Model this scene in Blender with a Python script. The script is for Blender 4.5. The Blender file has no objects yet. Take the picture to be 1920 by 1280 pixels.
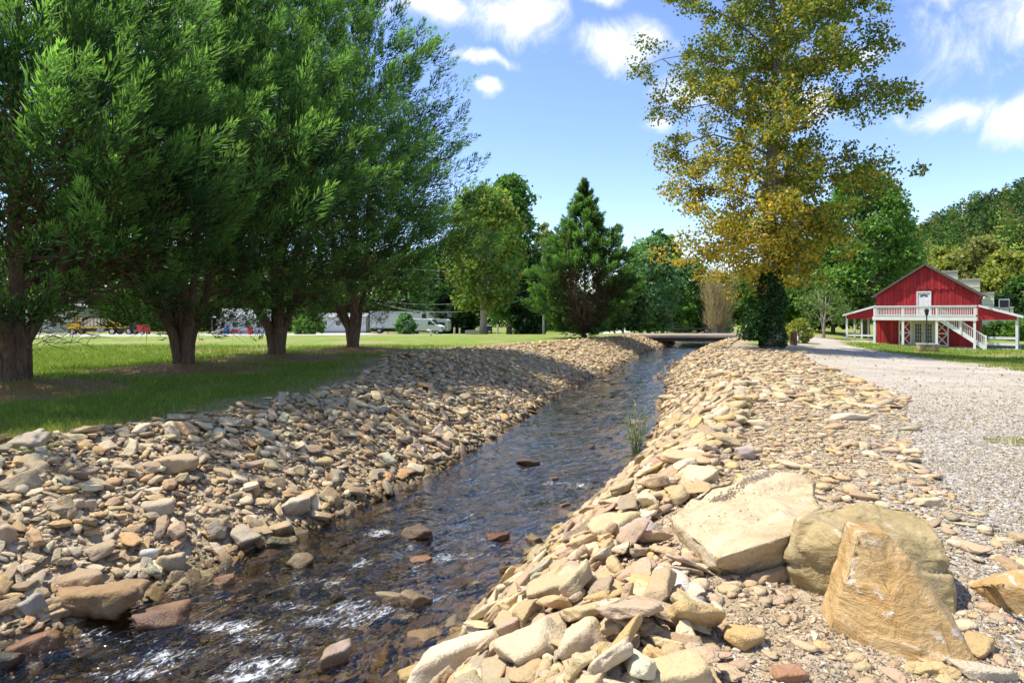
import bpy, bmesh, math, random
import numpy as np
from mathutils import Vector, Matrix

random.seed(7)
SC = bpy.context.scene
COL = SC.collection
F = 1150.0                 # focal length in pixels of the 1920 px wide photograph
K = F / 1280.0
EYE = 1.9
HOR = 584.0
rad = math.radians

# ------------------------------------------------------------------ camera
cam_d = bpy.data.cameras.new('camera')
cam = bpy.data.objects.new('camera', cam_d)
COL.objects.link(cam)
cam.location = (0, 0, EYE)
cam.rotation_euler = (rad(90), 0, 0)
cam_d.sensor_width = 36
cam_d.lens = F / 1920 * 36
cam_d.shift_y = -(640 - HOR) / 1920
cam_d.clip_end = 3000
SC.camera = cam

# ------------------------------------------------------------------ sun, sky, exposure
AZ, EL = rad(101), rad(63)          # azimuth counted from -Y towards -X
SUN = Vector((-math.sin(AZ) * math.cos(EL), -math.cos(AZ) * math.cos(EL), math.sin(EL)))
sun_d = bpy.data.lights.new('sun', 'SUN')
sun = bpy.data.objects.new('sun', sun_d)
COL.objects.link(sun)
sun_d.energy = 4.0
sun_d.angle = rad(0.53)
sun_d.color = (1.0, 0.95, 0.85)
sun.rotation_euler = SUN.to_track_quat('Z', 'Y').to_euler()

SC.view_settings.view_transform = 'Standard'
SC.view_settings.look = 'None'
SC.view_settings.gamma = 1
SC.view_settings.use_curve_mapping = False
SC.view_settings.exposure = 0.9
SC.cycles.max_bounces = 8
SC.cycles.transparent_max_bounces = 12
SC.cycles.caustics_reflective = False
SC.cycles.caustics_refractive = False
SC.cycles.sample_clamp_indirect = 6

W = bpy.data.worlds.new('World')
SC.world = W
W.use_nodes = True


def nd(nt, typ, ins=None, **props):
    n = nt.nodes.new(typ)
    for k, v in props.items():
        setattr(n, k, v)
    for k, v in (ins or {}).items():
        s = n.inputs[k]
        if isinstance(v, bpy.types.NodeSocket):
            nt.links.new(v, s)
        else:
            s.default_value = v
    return n


def m_(nt, op, a, b=None, c=None, clamp=False):
    n = nt.nodes.new('ShaderNodeMath')
    n.operation = op
    n.use_clamp = clamp
    for i, v in enumerate((a, b, c)):
        if v is None:
            continue
        if isinstance(v, bpy.types.NodeSocket):
            nt.links.new(v, n.inputs[i])
        else:
            n.inputs[i].default_value = v
    return n.outputs[0]


def mixc(nt, fac, a, b, blend='MIX'):
    n = nt.nodes.new('ShaderNodeMix')
    n.data_type = 'RGBA'
    n.blend_type = blend
    for i, v in ((0, fac), (6, a), (7, b)):
        if isinstance(v, bpy.types.NodeSocket):
            nt.links.new(v, n.inputs[i])
        else:
            n.inputs[i].default_value = v if i == 0 else (*v[:3], 1)
    return n.outputs[2]


def ramp(nt, fac, stops, interp='LINEAR'):
    n = nt.nodes.new('ShaderNodeValToRGB')
    n.color_ramp.interpolation = interp
    els = n.color_ramp.elements
    while len(els) < len(stops):
        els.new(0.5)
    for e, (p, c) in zip(els, stops):
        e.position = p
        e.color = (*c[:3], 1) if not isinstance(c, (int, float)) else (c, c, c, 1)
    nt.links.new(fac, n.inputs[0])
    return n.outputs[0]


def smooth01(nt, v, lo, hi):
    n = nt.nodes.new('ShaderNodeMapRange')
    n.interpolation_type = 'SMOOTHSTEP'
    nt.links.new(v, n.inputs[0])
    n.inputs[1].default_value = lo
    n.inputs[2].default_value = hi
    return n.outputs[0]


def noise(nt, vec, scale, detail=3.0, rough=0.55, dist=0.0):
    n = nd(nt, 'ShaderNodeTexNoise', {'Scale': scale, 'Detail': detail, 'Roughness': rough, 'Distortion': dist})
    if vec is not None:
        nt.links.new(vec, n.inputs['Vector'])
    return n.outputs['Fac']


def build_world():
    nt = W.node_tree
    nt.nodes.clear()
    sky = nd(nt, 'ShaderNodeTexSky', sky_type='NISHITA', sun_disc=False)
    sky.sun_elevation = EL
    sky.sun_rotation = math.atan2(SUN.x, SUN.y)
    sky.altitude = 600
    sky.air_density = 1.0
    sky.dust_density = 0.4
    sky.ozone_density = 2.2
    tc = nd(nt, 'ShaderNodeTexCoord').outputs['Generated']
    blobs = [(950, 28, 95, 46), (1165, 92, 74, 44), (905, 112, 60, 14), (820, 22, 70, 30), (1135, 0, 55, 20),
             (1238, 245, 38, 20), (1290, 180, 66, 34), (1772, 226, 62, 26), (1900, 240, 40, 36), (1925, 25, 24, 40), (1590, 100, 60, 22),
             (1490, 210, 60, 30), (915, 160, 26, 12), (600, -160, 220, 90), (1400, -230, 260, 80), (2150, -60, 240, 100), (250, 60, 160, 80)]
    vecs = [(Vector(((x - 960) / F, 1, (HOR - y) / F)).normalized(), rx / F * 1.25, ry / F * 1.35) for x, y, rx, ry in blobs]
    r = random.Random(3)
    for k in range(16):
        a = r.uniform(0.25 * math.pi, 1.75 * math.pi)
        e = r.uniform(0.15, 1.2)
        vecs.append((Vector((math.sin(a) * math.cos(e), math.cos(a) * math.cos(e), math.sin(e))), r.uniform(.1, .25), r.uniform(.05, .12)))
    n1 = nd(nt, 'ShaderNodeTexNoise', {'Vector': tc, 'Scale': 9.0, 'Detail': 4.0, 'Roughness': 0.55})
    off = nd(nt, 'ShaderNodeVectorMath', {0: n1.outputs['Color'], 1: (0.5, 0.5, 0.5)}, operation='SUBTRACT')
    off = nd(nt, 'ShaderNodeVectorMath', {0: off.outputs[0], 'Scale': 0.075}, operation='SCALE')
    p = nd(nt, 'ShaderNodeVectorMath', {0: tc, 1: off.outputs[0]}, operation='ADD').outputs[0]
    best = None
    for d, rx, ry in vecs:
        e1 = Vector((d.y, -d.x, 0)).normalized()
        e2 = e1.cross(d).normalized()
        u = nd(nt, 'ShaderNodeVectorMath', {0: p, 1: e1 / rx}, operation='DOT_PRODUCT').outputs['Value']
        v = nd(nt, 'ShaderNodeVectorMath', {0: p, 1: e2 / ry}, operation='DOT_PRODUCT').outputs['Value']
        # offset so that the blob is centred on d (d is perpendicular to both)
        w = nd(nt, 'ShaderNodeVectorMath', {0: p, 1: d}, operation='DOT_PRODUCT').outputs['Value']
        q = m_(nt, 'ADD', m_(nt, 'MULTIPLY', u, u), m_(nt, 'MULTIPLY', v, v))
        q = m_(nt, 'SUBTRACT', 1.0, m_(nt, 'SQRT', q))
        q = m_(nt, 'MINIMUM', q, m_(nt, 'MULTIPLY', w, 2.0))
        best = q if best is None else m_(nt, 'MAXIMUM', best, q)
    best = m_(nt, 'MAXIMUM', best, -0.6)
    f1 = noise(nt, tc, 10.0, 8.0, 0.66, 0.6)
    s = m_(nt, 'ADD', best, m_(nt, 'MULTIPLY', m_(nt, 'SUBTRACT', f1, 0.5), 2.1))
    mask = m_(nt, 'MULTIPLY', smooth01(nt, s, 0.02, 0.85), 0.93)
    hz = nd(nt, 'ShaderNodeSeparateXYZ', {0: tc}).outputs[2]
    hsv = nd(nt, 'ShaderNodeHueSaturation', {'Hue': 0.512, 'Saturation': 1.08, 'Value': 1.0, 'Color': sky.outputs[0]})
    cloud = mixc(nt, smooth01(nt, s, 0.2, 1.1), (3.9, 4.1, 4.5), (4.9, 4.95, 5.0))
    col = mixc(nt, mask, hsv.outputs[0], cloud)
    bg = nd(nt, 'ShaderNodeBackground', {'Color': col, 'Strength': 0.15})
    out = nd(nt, 'ShaderNodeOutputWorld')
    nt.links.new(bg.outputs[0], out.inputs[0])


build_world()

# ------------------------------------------------------------------ mesh helpers
def link(o, parent=None):
    COL.objects.link(o)
    if parent is not None:
        o.parent = parent
    return o


def make_mesh(name, V, polys, mat=None, smooth=False, tint=None, attrs=None):
    V = np.asarray(V, dtype=np.float32).reshape(-1, 3)
    if isinstance(polys, np.ndarray):
        polys = [polys]
    polys = [np.asarray(p, dtype=np.int32) for p in polys if len(p)]
    me = bpy.data.meshes.new(name)
    me.vertices.add(len(V))
    me.vertices.foreach_set('co', V.ravel())
    idx = np.concatenate([p.ravel() for p in polys])
    tot = np.concatenate([np.full(len(p), p.shape[1], dtype=np.int32) for p in polys])
    start = np.concatenate([[0], np.cumsum(tot)[:-1]]).astype(np.int32)
    me.loops.add(len(idx))
    me.loops.foreach_set('vertex_index', idx)
    me.polygons.add(len(tot))
    me.polygons.foreach_set('loop_start', start)
    me.polygons.foreach_set('use_smooth', np.full(len(tot), bool(smooth)))
    if tint is not None:
        t = np.ones((len(V), 4), dtype=np.float32)
        t[:, :3] = tint
        a = me.attributes.new('tint', 'FLOAT_COLOR', 'POINT')
        a.data.foreach_set('color', t.ravel())
    for nm, arr in (attrs or {}).items():
        arr = np.asarray(arr, dtype=np.float32)
        if arr.ndim == 1:
            a = me.attributes.new(nm, 'FLOAT', 'POINT')
            a.data.foreach_set('value', arr)
        elif arr.shape[1] == 4:
            a = me.attributes.new(nm, 'FLOAT_COLOR', 'POINT')
            a.data.foreach_set('color', arr.ravel())
        else:
            a = me.attributes.new(nm, 'FLOAT_VECTOR', 'POINT')
            a.data.foreach_set('vector', arr.ravel())
    me.update(calc_edges=True)
    if mat:
        me.materials.append(mat)
    return me


def obj(name, me, parent=None, loc=None, rot=None):
    o = bpy.data.objects.new(name, me)
    if loc is not None:
        o.location = loc
    if rot is not None:
        o.rotation_euler = rot
    return link(o, parent)


def empty(name, loc=(0, 0, 0), rz=0):
    o = bpy.data.objects.new(name, None)
    o.location = loc
    o.rotation_euler = (0, 0, rz)
    o.empty_display_size = 0.2
    return link(o)


def tag(o, label=None, cat=None, group=None, kind=None):
    if label: o['label'] = label
    if cat: o['category'] = cat
    if group: o['group'] = group
    if kind: o['kind'] = kind
    return o


class MB:
    """collects boxes, bars, tubes and prisms into one mesh"""
    def __init__(s):
        s.v, s.q, s.t, s.n = [], [], [], []
        s.c = 0
        s.ng = []

    def add(s, V, quads=(), tris=(), ngons=()):
        V = np.asarray(V, float).reshape(-1, 3)
        s.v.append(V)
        for f in quads: s.q.append([i + s.c for i in f])
        for f in tris: s.t.append([i + s.c for i in f])
        for f in ngons: s.ng.append([i + s.c for i in f])
        s.c += len(V)
        return s

    def box(s, x0, x1, y0, y1, z0, z1):
        V = [(x0, y0, z0), (x1, y0, z0), (x1, y1, z0), (x0, y1, z0), (x0, y0, z1), (x1, y0, z1), (x1, y1, z1), (x0, y1, z1)]
        return s.add(V, [(3, 2, 1, 0), (4, 5, 6, 7), (0, 1, 5, 4), (1, 2, 6, 5), (2, 3, 7, 6), (3, 0, 4, 7)])

    def bar(s, p0, p1, w, h, up=(0, 0, 1)):
        p0, p1 = Vector(p0), Vector(p1)
        d = (p1 - p0).normalized()
        up = Vector(up)
        a = d.cross(up)
        if a.length < 1e-4:
            a = d.cross(Vector((0, 1, 0)))
        a.normalize()
        b = a.cross(d).normalized()
        V = []
        for p in (p0, p1):
            for sa, sb in ((-1, -1), (1, -1), (1, 1), (-1, 1)):
                V.append(p + a * sa * w / 2 + b * sb * h / 2)
        return s.add([tuple(v) for v in V], [(0, 1, 2, 3), (7, 6, 5, 4), (0, 4, 5, 1), (1, 5, 6, 2), (2, 6, 7, 3), (3, 7, 4, 0)])

    def tube(s, pts, rs, n=8, cap=True):
        pts = [np.array(p, float) for p in pts]
        if not hasattr(rs, '__len__'):
            rs = [rs] * len(pts)
        V = []
        ref = np.array((0.31, 0.95, 0.11))
        for i, p in enumerate(pts):
            d = pts[min(i + 1, len(pts) - 1)] - pts[max(i - 1, 0)]
            d = d / (np.linalg.norm(d) + 1e-9)
            a = np.cross(d, ref)
            if np.linalg.norm(a) < .05:
                a = np.cross(d, (1, 0, 0))
            a /= np.linalg.norm(a)
            b = np.cross(d, a)
            for k in range(n):
                t = 2 * math.pi * k / n
                V.append(p + rs[i] * (a * math.cos(t) + b * math.sin(t)))
        Q = []
        for i in range(len(pts) - 1):
            for k in range(n):
                k2 = (k + 1) % n
                Q.append((i * n + k, i * n + k2, (i + 1) * n + k2, (i + 1) * n + k))
        ng = []
        if cap:
            ng = [tuple(range(n))[::-1], tuple(range((len(pts) - 1) * n, len(pts) * n))]
        return s.add(V, Q, (), ng)

    def prism(s, poly, axis, a0, a1):
        """polygon of 2-D points extruded along axis 0/1/2"""
        n = len(poly)
        V = []
        for a in (a0, a1):
            for (p, q) in poly:
                V.append({0: (a, p, q), 1: (p, a, q), 2: (p, q, a)}[axis])
        Q = [(i, (i + 1) % n, n + (i + 1) % n, n + i) for i in range(n)]
        return s.add(V, Q, (), [tuple(range(n))[::-1], tuple(range(n, 2 * n))])

    def mesh(s, name, mat=None, smooth=False):
        V = np.concatenate(s.v)
        pol = []
        if s.q: pol.append(np.array(s.q))
        if s.t: pol.append(np.array(s.t))
        by = {}
        for f in s.ng: by.setdefault(len(f), []).append(f)
        pol += [np.array(x) for x in by.values()]
        me = make_mesh(name, V, pol, mat, smooth)
        bm = bmesh.new()
        bm.from_mesh(me)
        bmesh.ops.recalc_face_normals(bm, faces=bm.faces)
        bm.to_mesh(me)
        bm.free()
        return me

    def build(s, name, mat, parent=None, smooth=False, loc=None, rot=None):
        return obj(name, s.mesh(name, mat, smooth), parent, loc, rot)


_rs = np.random.RandomState(11)
_LAT = _rs.rand(257, 257).astype(np.float32)


def vnoise(x, y, s=1.0, seed=0):
    x = np.asarray(x, float) * s + seed * 17.31 + 1000
    y = np.asarray(y, float) * s + seed * 7.77 + 1000
    xi, yi = np.floor(x).astype(int), np.floor(y).astype(int)
    fx, fy = x - xi, y - yi
    fx, fy = fx * fx * (3 - 2 * fx), fy * fy * (3 - 2 * fy)
    g = lambda a, b: _LAT[a % 257, b % 257]
    return (g(xi, yi) * (1 - fx) + g(xi + 1, yi) * fx) * (1 - fy) + (g(xi, yi + 1) * (1 - fx) + g(xi + 1, yi + 1) * fx) * fy


def fbm(x, y, s=1.0, oct=4, seed=0):
    v, a, t = 0, 1, 0
    for k in range(oct):
        v = v + a * vnoise(x, y, s * 2 ** k, seed + k)
        t += a
        a *= .5
    return v / t


def sstep(a, b, x):
    t = np.clip((np.asarray(x, float) - a) / (b - a), 0, 1)
    return t * t * (3 - 2 * t)


# ------------------------------------------------------------------ the lie of the land
_T = np.arange(-40, 1000, .25)


def table(pairs, sig=1.2):
    ys = np.array([p[0] for p in pairs]) * K
    vs = np.array([p[1] for p in pairs])
    v = np.interp(_T, ys, vs)
    k = np.exp(-.5 * (np.arange(-16, 17) * .25 / sig) ** 2)
    k /= k.sum()
    v = np.convolve(np.pad(v, 16, mode='edge'), k, mode='valid')
    return lambda y: np.interp(y, _T, v)


XLf = table([(-40, -24), (-6, -10.3), (2, -6.7), (6.3, -4.75), (8.5, -3.7), (11.2, -2.36), (15.4, -.84), (18, -.1), (22, .9), (26, 2.0), (30, 3.2), (45, 8.4), (57, 13.0), (75, 20), (100, 29), (140, 41), (1000, 41)])
XRf = table([(-40, -14), (-6, -5.2), (2, -2.1), (6, -.75), (7.9, -.15), (11.2, 1.35), (14.8, 2.85), (19, 4.15), (22, 4.7), (26, 5.9), (33, 7.4), (45, 11.6), (56, 16), (75, 23.2), (100, 32.5), (140, 45), (1000, 45)])
ZWf = table([(-40, -1.36), (4, -1.33), (12, -1.28), (30, -1.12), (57, -.92), (100, -.9), (140, -.8), (1000, -.8)])
BLf = table([(-40, 4.2), (6, 4.2), (10, 4.0), (15, 3.2), (20, 4.0), (25, 5.6), (32, 6.2), (37, 6.0), (45, 3.5), (57, 2.6), (1000, 3)])
BRf = table([(-40, 2.4), (6, 2.25), (11, 2.2), (15, 2.1), (25, 2.4), (40, 2.6), (57, 2.6), (1000, 3)])
GLf = table([(-40, 4.6), (6, 4.6), (10, 4.4), (13, 3.7), (15.1, 3.5), (18, 4.2), (22, 5.6), (25.3, 6.9), (30, 8.2), (37, 7.4), (45, 4.4), (57, 3.2), (1000, 3.2)])
GBf = table([(-40, 1.6), (3, 2.5), (5, 3.3), (7.8, 3.9), (11.3, 5.8), (15.6, 8.2), (23, 10), (33, 13.2), (41, 17.5), (50, 21), (75, 26), (1000, 26)], .6)
RBf = table([(-40, 19), (20, 18.2), (25.4, 19), (36, 22.3), (46, 24.2), (49, 24.6), (54, 26.2), (60, 29.5), (75, 31), (1000, 31)])
TREES = [(-12.5, 15.4), (-11.0, 20.6), (-9.6, 25.1), (-7.7, 29.9)]


def left_level(X, Y):
    z = -2.0 * sstep(40, 115, Y) + .05 * (fbm(X, Y, .25, 2, 5) - .5)
    for (tx, ty) in TREES:
        z = z + .2 * np.exp(-(((X - tx) ** 2 + (Y - ty) ** 2) / 1.9))
    z = z + .34 * np.exp(-(((X + 2.6) / 2.3) ** 2 + ((Y - 24.0) / 1.9) ** 2))
    return z


def right_level(X, Y):
    q = X - (XRf(Y) + BRf(Y))
    return -.25 * sstep(9, 46, Y) - .85 * sstep(-1, 19, q) * sstep(10, 45, Y) + .04 * (fbm(X, Y, .3, 2, 9) - .5)


def terrain(X, Y):
    X, Y = np.asarray(X, float), np.asarray(Y, float)
    xl, xr, zw = XLf(Y), XRf(Y), ZWf(Y)
    tl = np.clip((xl - X) / BLf(Y), 0, 1)
    tr = np.clip((X - xr) / BRf(Y), 0, 1)
    edge = zw - .04
    zl = edge + (left_level(X, Y) - edge) * (1 - (1 - tl) ** 1.55)
    zr = edge + (right_level(X, Y) - edge) * (1 - (1 - tr) ** 1.45)
    c = np.clip((X - xl) / (xr - xl), 0, 1)
    bed = edge - .34 * np.sin(math.pi * c ** .68) ** .9 + .12 * (fbm(X, Y, 1.3, 3, 2) - .5) * np.sin(math.pi * c)
    z = np.where(X < xl, zl, np.where(X > xr, zr, bed))
    far = sstep(118, 150, Y)
    base = np.where(X < xl, left_level(X, Y), right_level(X, Y))
    z = z * (1 - far) + base * far
    bank = ((tl > 0) & (tl < 1)) | ((tr > 0) & (tr < 1))
    z = z + np.where(bank, .09 * (fbm(X, Y, 1.6, 3, 4) - .5), 0)
    return z


def tz(x, y):
    return float(terrain(x, y))


def px(x, y, water=False):
    """where the sight line through pixel (x, y) of the photograph meets the ground"""
    ys = np.concatenate([np.arange(2, 40, .02), np.arange(40, 220, .1)])
    X = (x - 960) / F * ys
    Z = EYE - (y - HOR) / F * ys
    G = terrain(X, ys)
    if water:
        G = np.maximum(G, ZWf(ys) - .03)
    hit = np.nonzero(Z <= G)[0]
    i = hit[0] if len(hit) else len(ys) - 1
    return float(X[i]), float(ys[i]), float(G[i])


def at(x, Y):
    return (x - 960) / F * Y


def zat(y, Y):
    return EYE - (y - HOR) / F * Y


# ------------------------------------------------------------------ materials
def new_mat(name):
    m = bpy.data.materials.new(name)
    m.use_nodes = True
    nt = m.node_tree
    nt.nodes.clear()
    out = nd(nt, 'ShaderNodeOutputMaterial')
    b = nd(nt, 'ShaderNodeBsdfPrincipled')
    nt.links.new(b.outputs[0], out.inputs[0])
    b.inputs['Specular IOR Level'].default_value = .3
    return m, nt, b, out


def simple(name, col, rough=.6, var=.18, scale=6.0, metal=0, bump=.0, streak=None, spec=.3):
    m, nt, b, out = new_mat(name)
    g = nd(nt, 'ShaderNodeTexCoord').outputs['Object']
    if streak:
        mp = nd(nt, 'ShaderNodeMapping', {'Vector': g, 'Scale': streak})
        g = mp.outputs[0]
    n = noise(nt, g, scale, 5, .6)
    c = ramp(nt, n, [(.25, tuple(x * (1 - var) for x in col)), (.75, tuple(min(1, x * (1 + var)) for x in col))])
    nt.links.new(c, b.inputs['Base Color'])
    b.inputs['Roughness'].default_value = rough
    b.inputs['Metallic'].default_value = metal
    b.inputs['Specular IOR Level'].default_value = spec
    if bump:
        bp = nd(nt, 'ShaderNodeBump', {'Strength': bump, 'Distance': .02, 'Height': n})
        nt.links.new(bp.outputs[0], b.inputs['Normal'])
    return m


def wet_factor(nt):
    """1 near and under the water line of the creek, from the true height above the water"""
    p = nd(nt, 'ShaderNodeNewGeometry').outputs['Position']
    s = nd(nt, 'ShaderNodeSeparateXYZ', {0: p})
    y, z = s.outputs[1], s.outputs[2]
    lvl = m_(nt, 'ADD', m_(nt, 'MULTIPLY', m_(nt, 'MINIMUM', m_(nt, 'MAXIMUM', y, 0.0), 55.0), .0087), -1.36)
    h = m_(nt, 'SUBTRACT', z, lvl)
    h = m_(nt, 'ADD', h, m_(nt, 'MULTIPLY', m_(nt, 'SUBTRACT', noise(nt, p, 3.0, 2), .5), .16))
    return m_(nt, 'SUBTRACT', 1.0, smooth01(nt, h, .05, .2)), p


def stone_mat(name, per_object):
    m, nt, b, out = new_mat(name)
    if per_object:
        base = nd(nt, 'ShaderNodeObjectInfo').outputs['Color']
    else:
        base = nd(nt, 'ShaderNodeAttribute', attribute_name='tint').outputs['Color']
    wet, p = wet_factor(nt)
    n1 = noise(nt, p, 5.0, 6, .65, .5)
    n2 = noise(nt, p, 38.0, 4, .65)
    n3 = noise(nt, p, 2.3, 3, .5)
    c = mixc(nt, m_(nt, 'MULTIPLY', ramp(nt, n1, [(.42, 0), (.72, 1)]), .45), base, (.40, .255, .125))
    c = mixc(nt, m_(nt, 'MULTIPLY', ramp(nt, n3, [(.5, 0), (.75, 1)]), .35), c, (.30, .27, .22))
    val = m_(nt, 'ADD', .62, m_(nt, 'ADD', m_(nt, 'MULTIPLY', n2, .42), m_(nt, 'MULTIPLY', n1, .34)))
    c = mixc(nt, 1.0, c, nd(nt, 'ShaderNodeCombineXYZ', {0: val, 1: val, 2: val}).outputs[0], 'MULTIPLY')
    cw = mixc(nt, 1.0, c, (.5, .45, .36), 'MULTIPLY')
    c = mixc(nt, wet, c, cw)
    nt.links.new(c, b.inputs['Base Color'])
    r = m_(nt, 'SUBTRACT', .88, m_(nt, 'MULTIPLY', wet, .55))
    nt.links.new(r, b.inputs['Roughness'])
    hgt = m_(nt, 'ADD', m_(nt, 'MULTIPLY', n2, .4), n1)
    bp = nd(nt, 'ShaderNodeBump', {'Strength': 1.0, 'Distance': .04, 'Height': hgt})
    nt.links.new(bp.outputs[0], b.inputs['Normal'])
    return m


def boulder_mat(name, c1, c2, c3, cw=(.66, .62, .55)):
    m, nt, b, out = new_mat(name)
    p = nd(nt, 'ShaderNodeTexCoord').outputs['Object']
    n1 = noise(nt, p, 2.6, 7, .65, .8)
    mp = nd(nt, 'ShaderNodeMapping', {'Vector': p, 'Scale': (1.3, 1.3, 3.6), 'Rotation': (.5, .25, .2)}).outputs[0]
    n2 = noise(nt, mp, 3.0, 6, .65, .6)
    n3 = noise(nt, p, 42, 7, .78)
    n4 = noise(nt, p, 6.5, 5, .6, 1.2)
    c = ramp(nt, n1, [(.3, c1), (.52, c2), (.72, c3)])
    c = mixc(nt, m_(nt, 'MULTIPLY', ramp(nt, n4, [(.58, 0), (.68, 1)]), .75), c, cw)
    c = mixc(nt, m_(nt, 'MULTIPLY', ramp(nt, n2, [(.5, 0), (.7, 1)]), .45), c, tuple(x * .55 for x in c1))
    val = m_(nt, 'ADD', .7, m_(nt, 'MULTIPLY', n3, .6))
    c = mixc(nt, 1.0, c, nd(nt, 'ShaderNodeCombineXYZ', {0: val, 1: val, 2: val}).outputs[0], 'MULTIPLY')
    nt.links.new(c, b.inputs['Base Color'])
    b.inputs['Roughness'].default_value = .85
    h = m_(nt, 'ADD', m_(nt, 'ADD', n2, m_(nt, 'MULTIPLY', n3, .28)), n4)
    bp = nd(nt, 'ShaderNodeBump', {'Strength': .7, 'Distance': .05, 'Height': h})
    nt.links.new(bp.outputs[0], b.inputs['Normal'])
    return m


def leaf_mat(name, trans=.42, rough=.55, gain=1.0):
    m, nt, b, out = new_mat(name)
    base = nd(nt, 'ShaderNodeAttribute', attribute_name='tint').outputs['Color']
    if gain != 1.0:
        base = mixc(nt, 1.0, base, (gain, gain, gain), 'MULTIPLY')
    nt.links.new(base, b.inputs['Base Color'])
    b.inputs['Roughness'].default_value = rough
    b.inputs['Specular IOR Level'].default_value = .25
    tr = nd(nt, 'ShaderNodeBsdfTranslucent', {'Color': mixc(nt, 1.0, base, (1.15, 1.25, .7), 'MULTIPLY')})
    mx = nd(nt, 'ShaderNodeMixShader', {0: trans, 1: b.outputs[0], 2: tr.outputs[0]})
    nt.links.new(mx.outputs[0], out.inputs[0])
    return m


def bark_mat(name, c1, c2, s=(7, 7, 1.2)):
    m, nt, b, out = new_mat(name)
    p = nd(nt, 'ShaderNodeTexCoord').outputs['Object']
    mp = nd(nt, 'ShaderNodeMapping', {'Vector': p, 'Scale': s}).outputs[0]
    n = noise(nt, mp, 2.2, 6, .65, .6)
    nt.links.new(ramp(nt, n, [(.3, c1), (.7, c2)]), b.inputs['Base Color'])
    b.inputs['Roughness'].default_value = .9
    bp = nd(nt, 'ShaderNodeBump', {'Strength': .8, 'Distance': .06, 'Height': n})
    nt.links.new(bp.outputs[0], b.inputs['Normal'])
    return m


def ground_mat():
    m, nt, b, out = new_mat('ground')
    wet, p = wet_factor(nt)
    z = nd(nt, 'ShaderNodeAttribute', attribute_name='zone')
    zs = nd(nt, 'ShaderNodeSeparateColor', {0: z.outputs['Color']})
    z2 = nd(nt, 'ShaderNodeAttribute', attribute_name='zone2')
    z2s = nd(nt, 'ShaderNodeSeparateColor', {0: z2.outputs['Color']})
    big = noise(nt, p, .35, 4, .6)
    mid = noise(nt, p, 2.2, 5, .65)
    fine = noise(nt, p, 24, 4, .7)
    finer = noise(nt, p, 70, 3, .7)
    vor = nd(nt, 'ShaderNodeTexVoronoi', {'Vector': p, 'Scale': 26.0, 'Randomness': 1.0})
    vor2 = nd(nt, 'ShaderNodeTexVoronoi', {'Vector': p, 'Scale': 11.0, 'Randomness': 1.0})
    vr = nd(nt, 'ShaderNodeSeparateColor', {0: vor.outputs['Color']}).outputs[0]
    vr2 = nd(nt, 'ShaderNodeSeparateColor', {0: vor2.outputs['Color']}).outputs[1]
    dirt = ramp(nt, mid, [(.3, (.24, .165, .09)), (.7, (.42, .32, .2))])
    dirt = mixc(nt, .5, dirt, ramp(nt, vr2, [(0, (.25, .18, .1)), (.5, (.42, .33, .2)), (1, (.55, .47, .34))]))
    gr = ramp(nt, vr, [(0, (.16, .15, .135)), (.35, (.3, .28, .25)), (.7, (.44, .41, .36)), (1, (.6, .57, .52))])
    gr = mixc(nt, m_(nt, 'MULTIPLY', ramp(nt, big, [(.35, 0), (.7, 1)]), .5), gr, ramp(nt, fine, [(.3, (.30, .26, .2)), (.7, (.45, .39, .31))]))
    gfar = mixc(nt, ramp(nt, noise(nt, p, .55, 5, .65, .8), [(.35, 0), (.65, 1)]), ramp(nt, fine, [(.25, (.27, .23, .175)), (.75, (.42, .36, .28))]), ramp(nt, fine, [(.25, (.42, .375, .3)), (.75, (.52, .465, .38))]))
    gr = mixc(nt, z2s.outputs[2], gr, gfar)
    gm = noise(nt, p, 1.1, 5, .7)
    grass = ramp(nt, gm, [(.25, (.12, .19, .022)), (.5, (.2, .265, .032)), (.75, (.3, .33, .06))])
    grass = mixc(nt, m_(nt, 'MULTIPLY', ramp(nt, fine, [(.35, 1), (.65, 0)]), .45), grass, (.09, .14, .018))
    grass = mixc(nt, z2s.outputs[0], grass, ramp(nt, fine, [(.3, (.24, .17, .08)), (.7, (.42, .34, .18))]))
    mulch = ramp(nt, fine, [(.3, (.2, .09, .035)), (.7, (.42, .22, .09))])
    street = ramp(nt, mid, [(.3, (.42, .4, .37)), (.7, (.52, .5, .46))])
    c = mixc(nt, zs.outputs[1], dirt, gr)
    c = mixc(nt, zs.outputs[0], c, grass)
    c = mixc(nt, zs.outputs[2], c, street)
    c = mixc(nt, z2s.outputs[1], c, mulch)
    bedc = ramp(nt, vr2, [(0, (.09, .075, .045)), (.4, (.2, .16, .09)), (.75, (.31, .25, .15)), (1, (.38, .33, .23))])
    c = mixc(nt, m_(nt, 'MULTIPLY', wet, nd(nt, 'ShaderNodeAttribute', attribute_name='creek').outputs['Fac']), c, bedc)
    nt.links.new(c, b.inputs['Base Color'])
    b.inputs['Roughness'].default_value = .92
    h = m_(nt, 'ADD', m_(nt, 'MULTIPLY', vor.outputs['Distance'], -1.2), m_(nt, 'ADD', fine, m_(nt, 'MULTIPLY', finer, .5)))
    bp = nd(nt, 'ShaderNodeBump', {'Strength': .6, 'Distance': .025, 'Height': h})
    nt.links.new(bp.outputs[0], b.inputs['Normal'])
    return m


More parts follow.
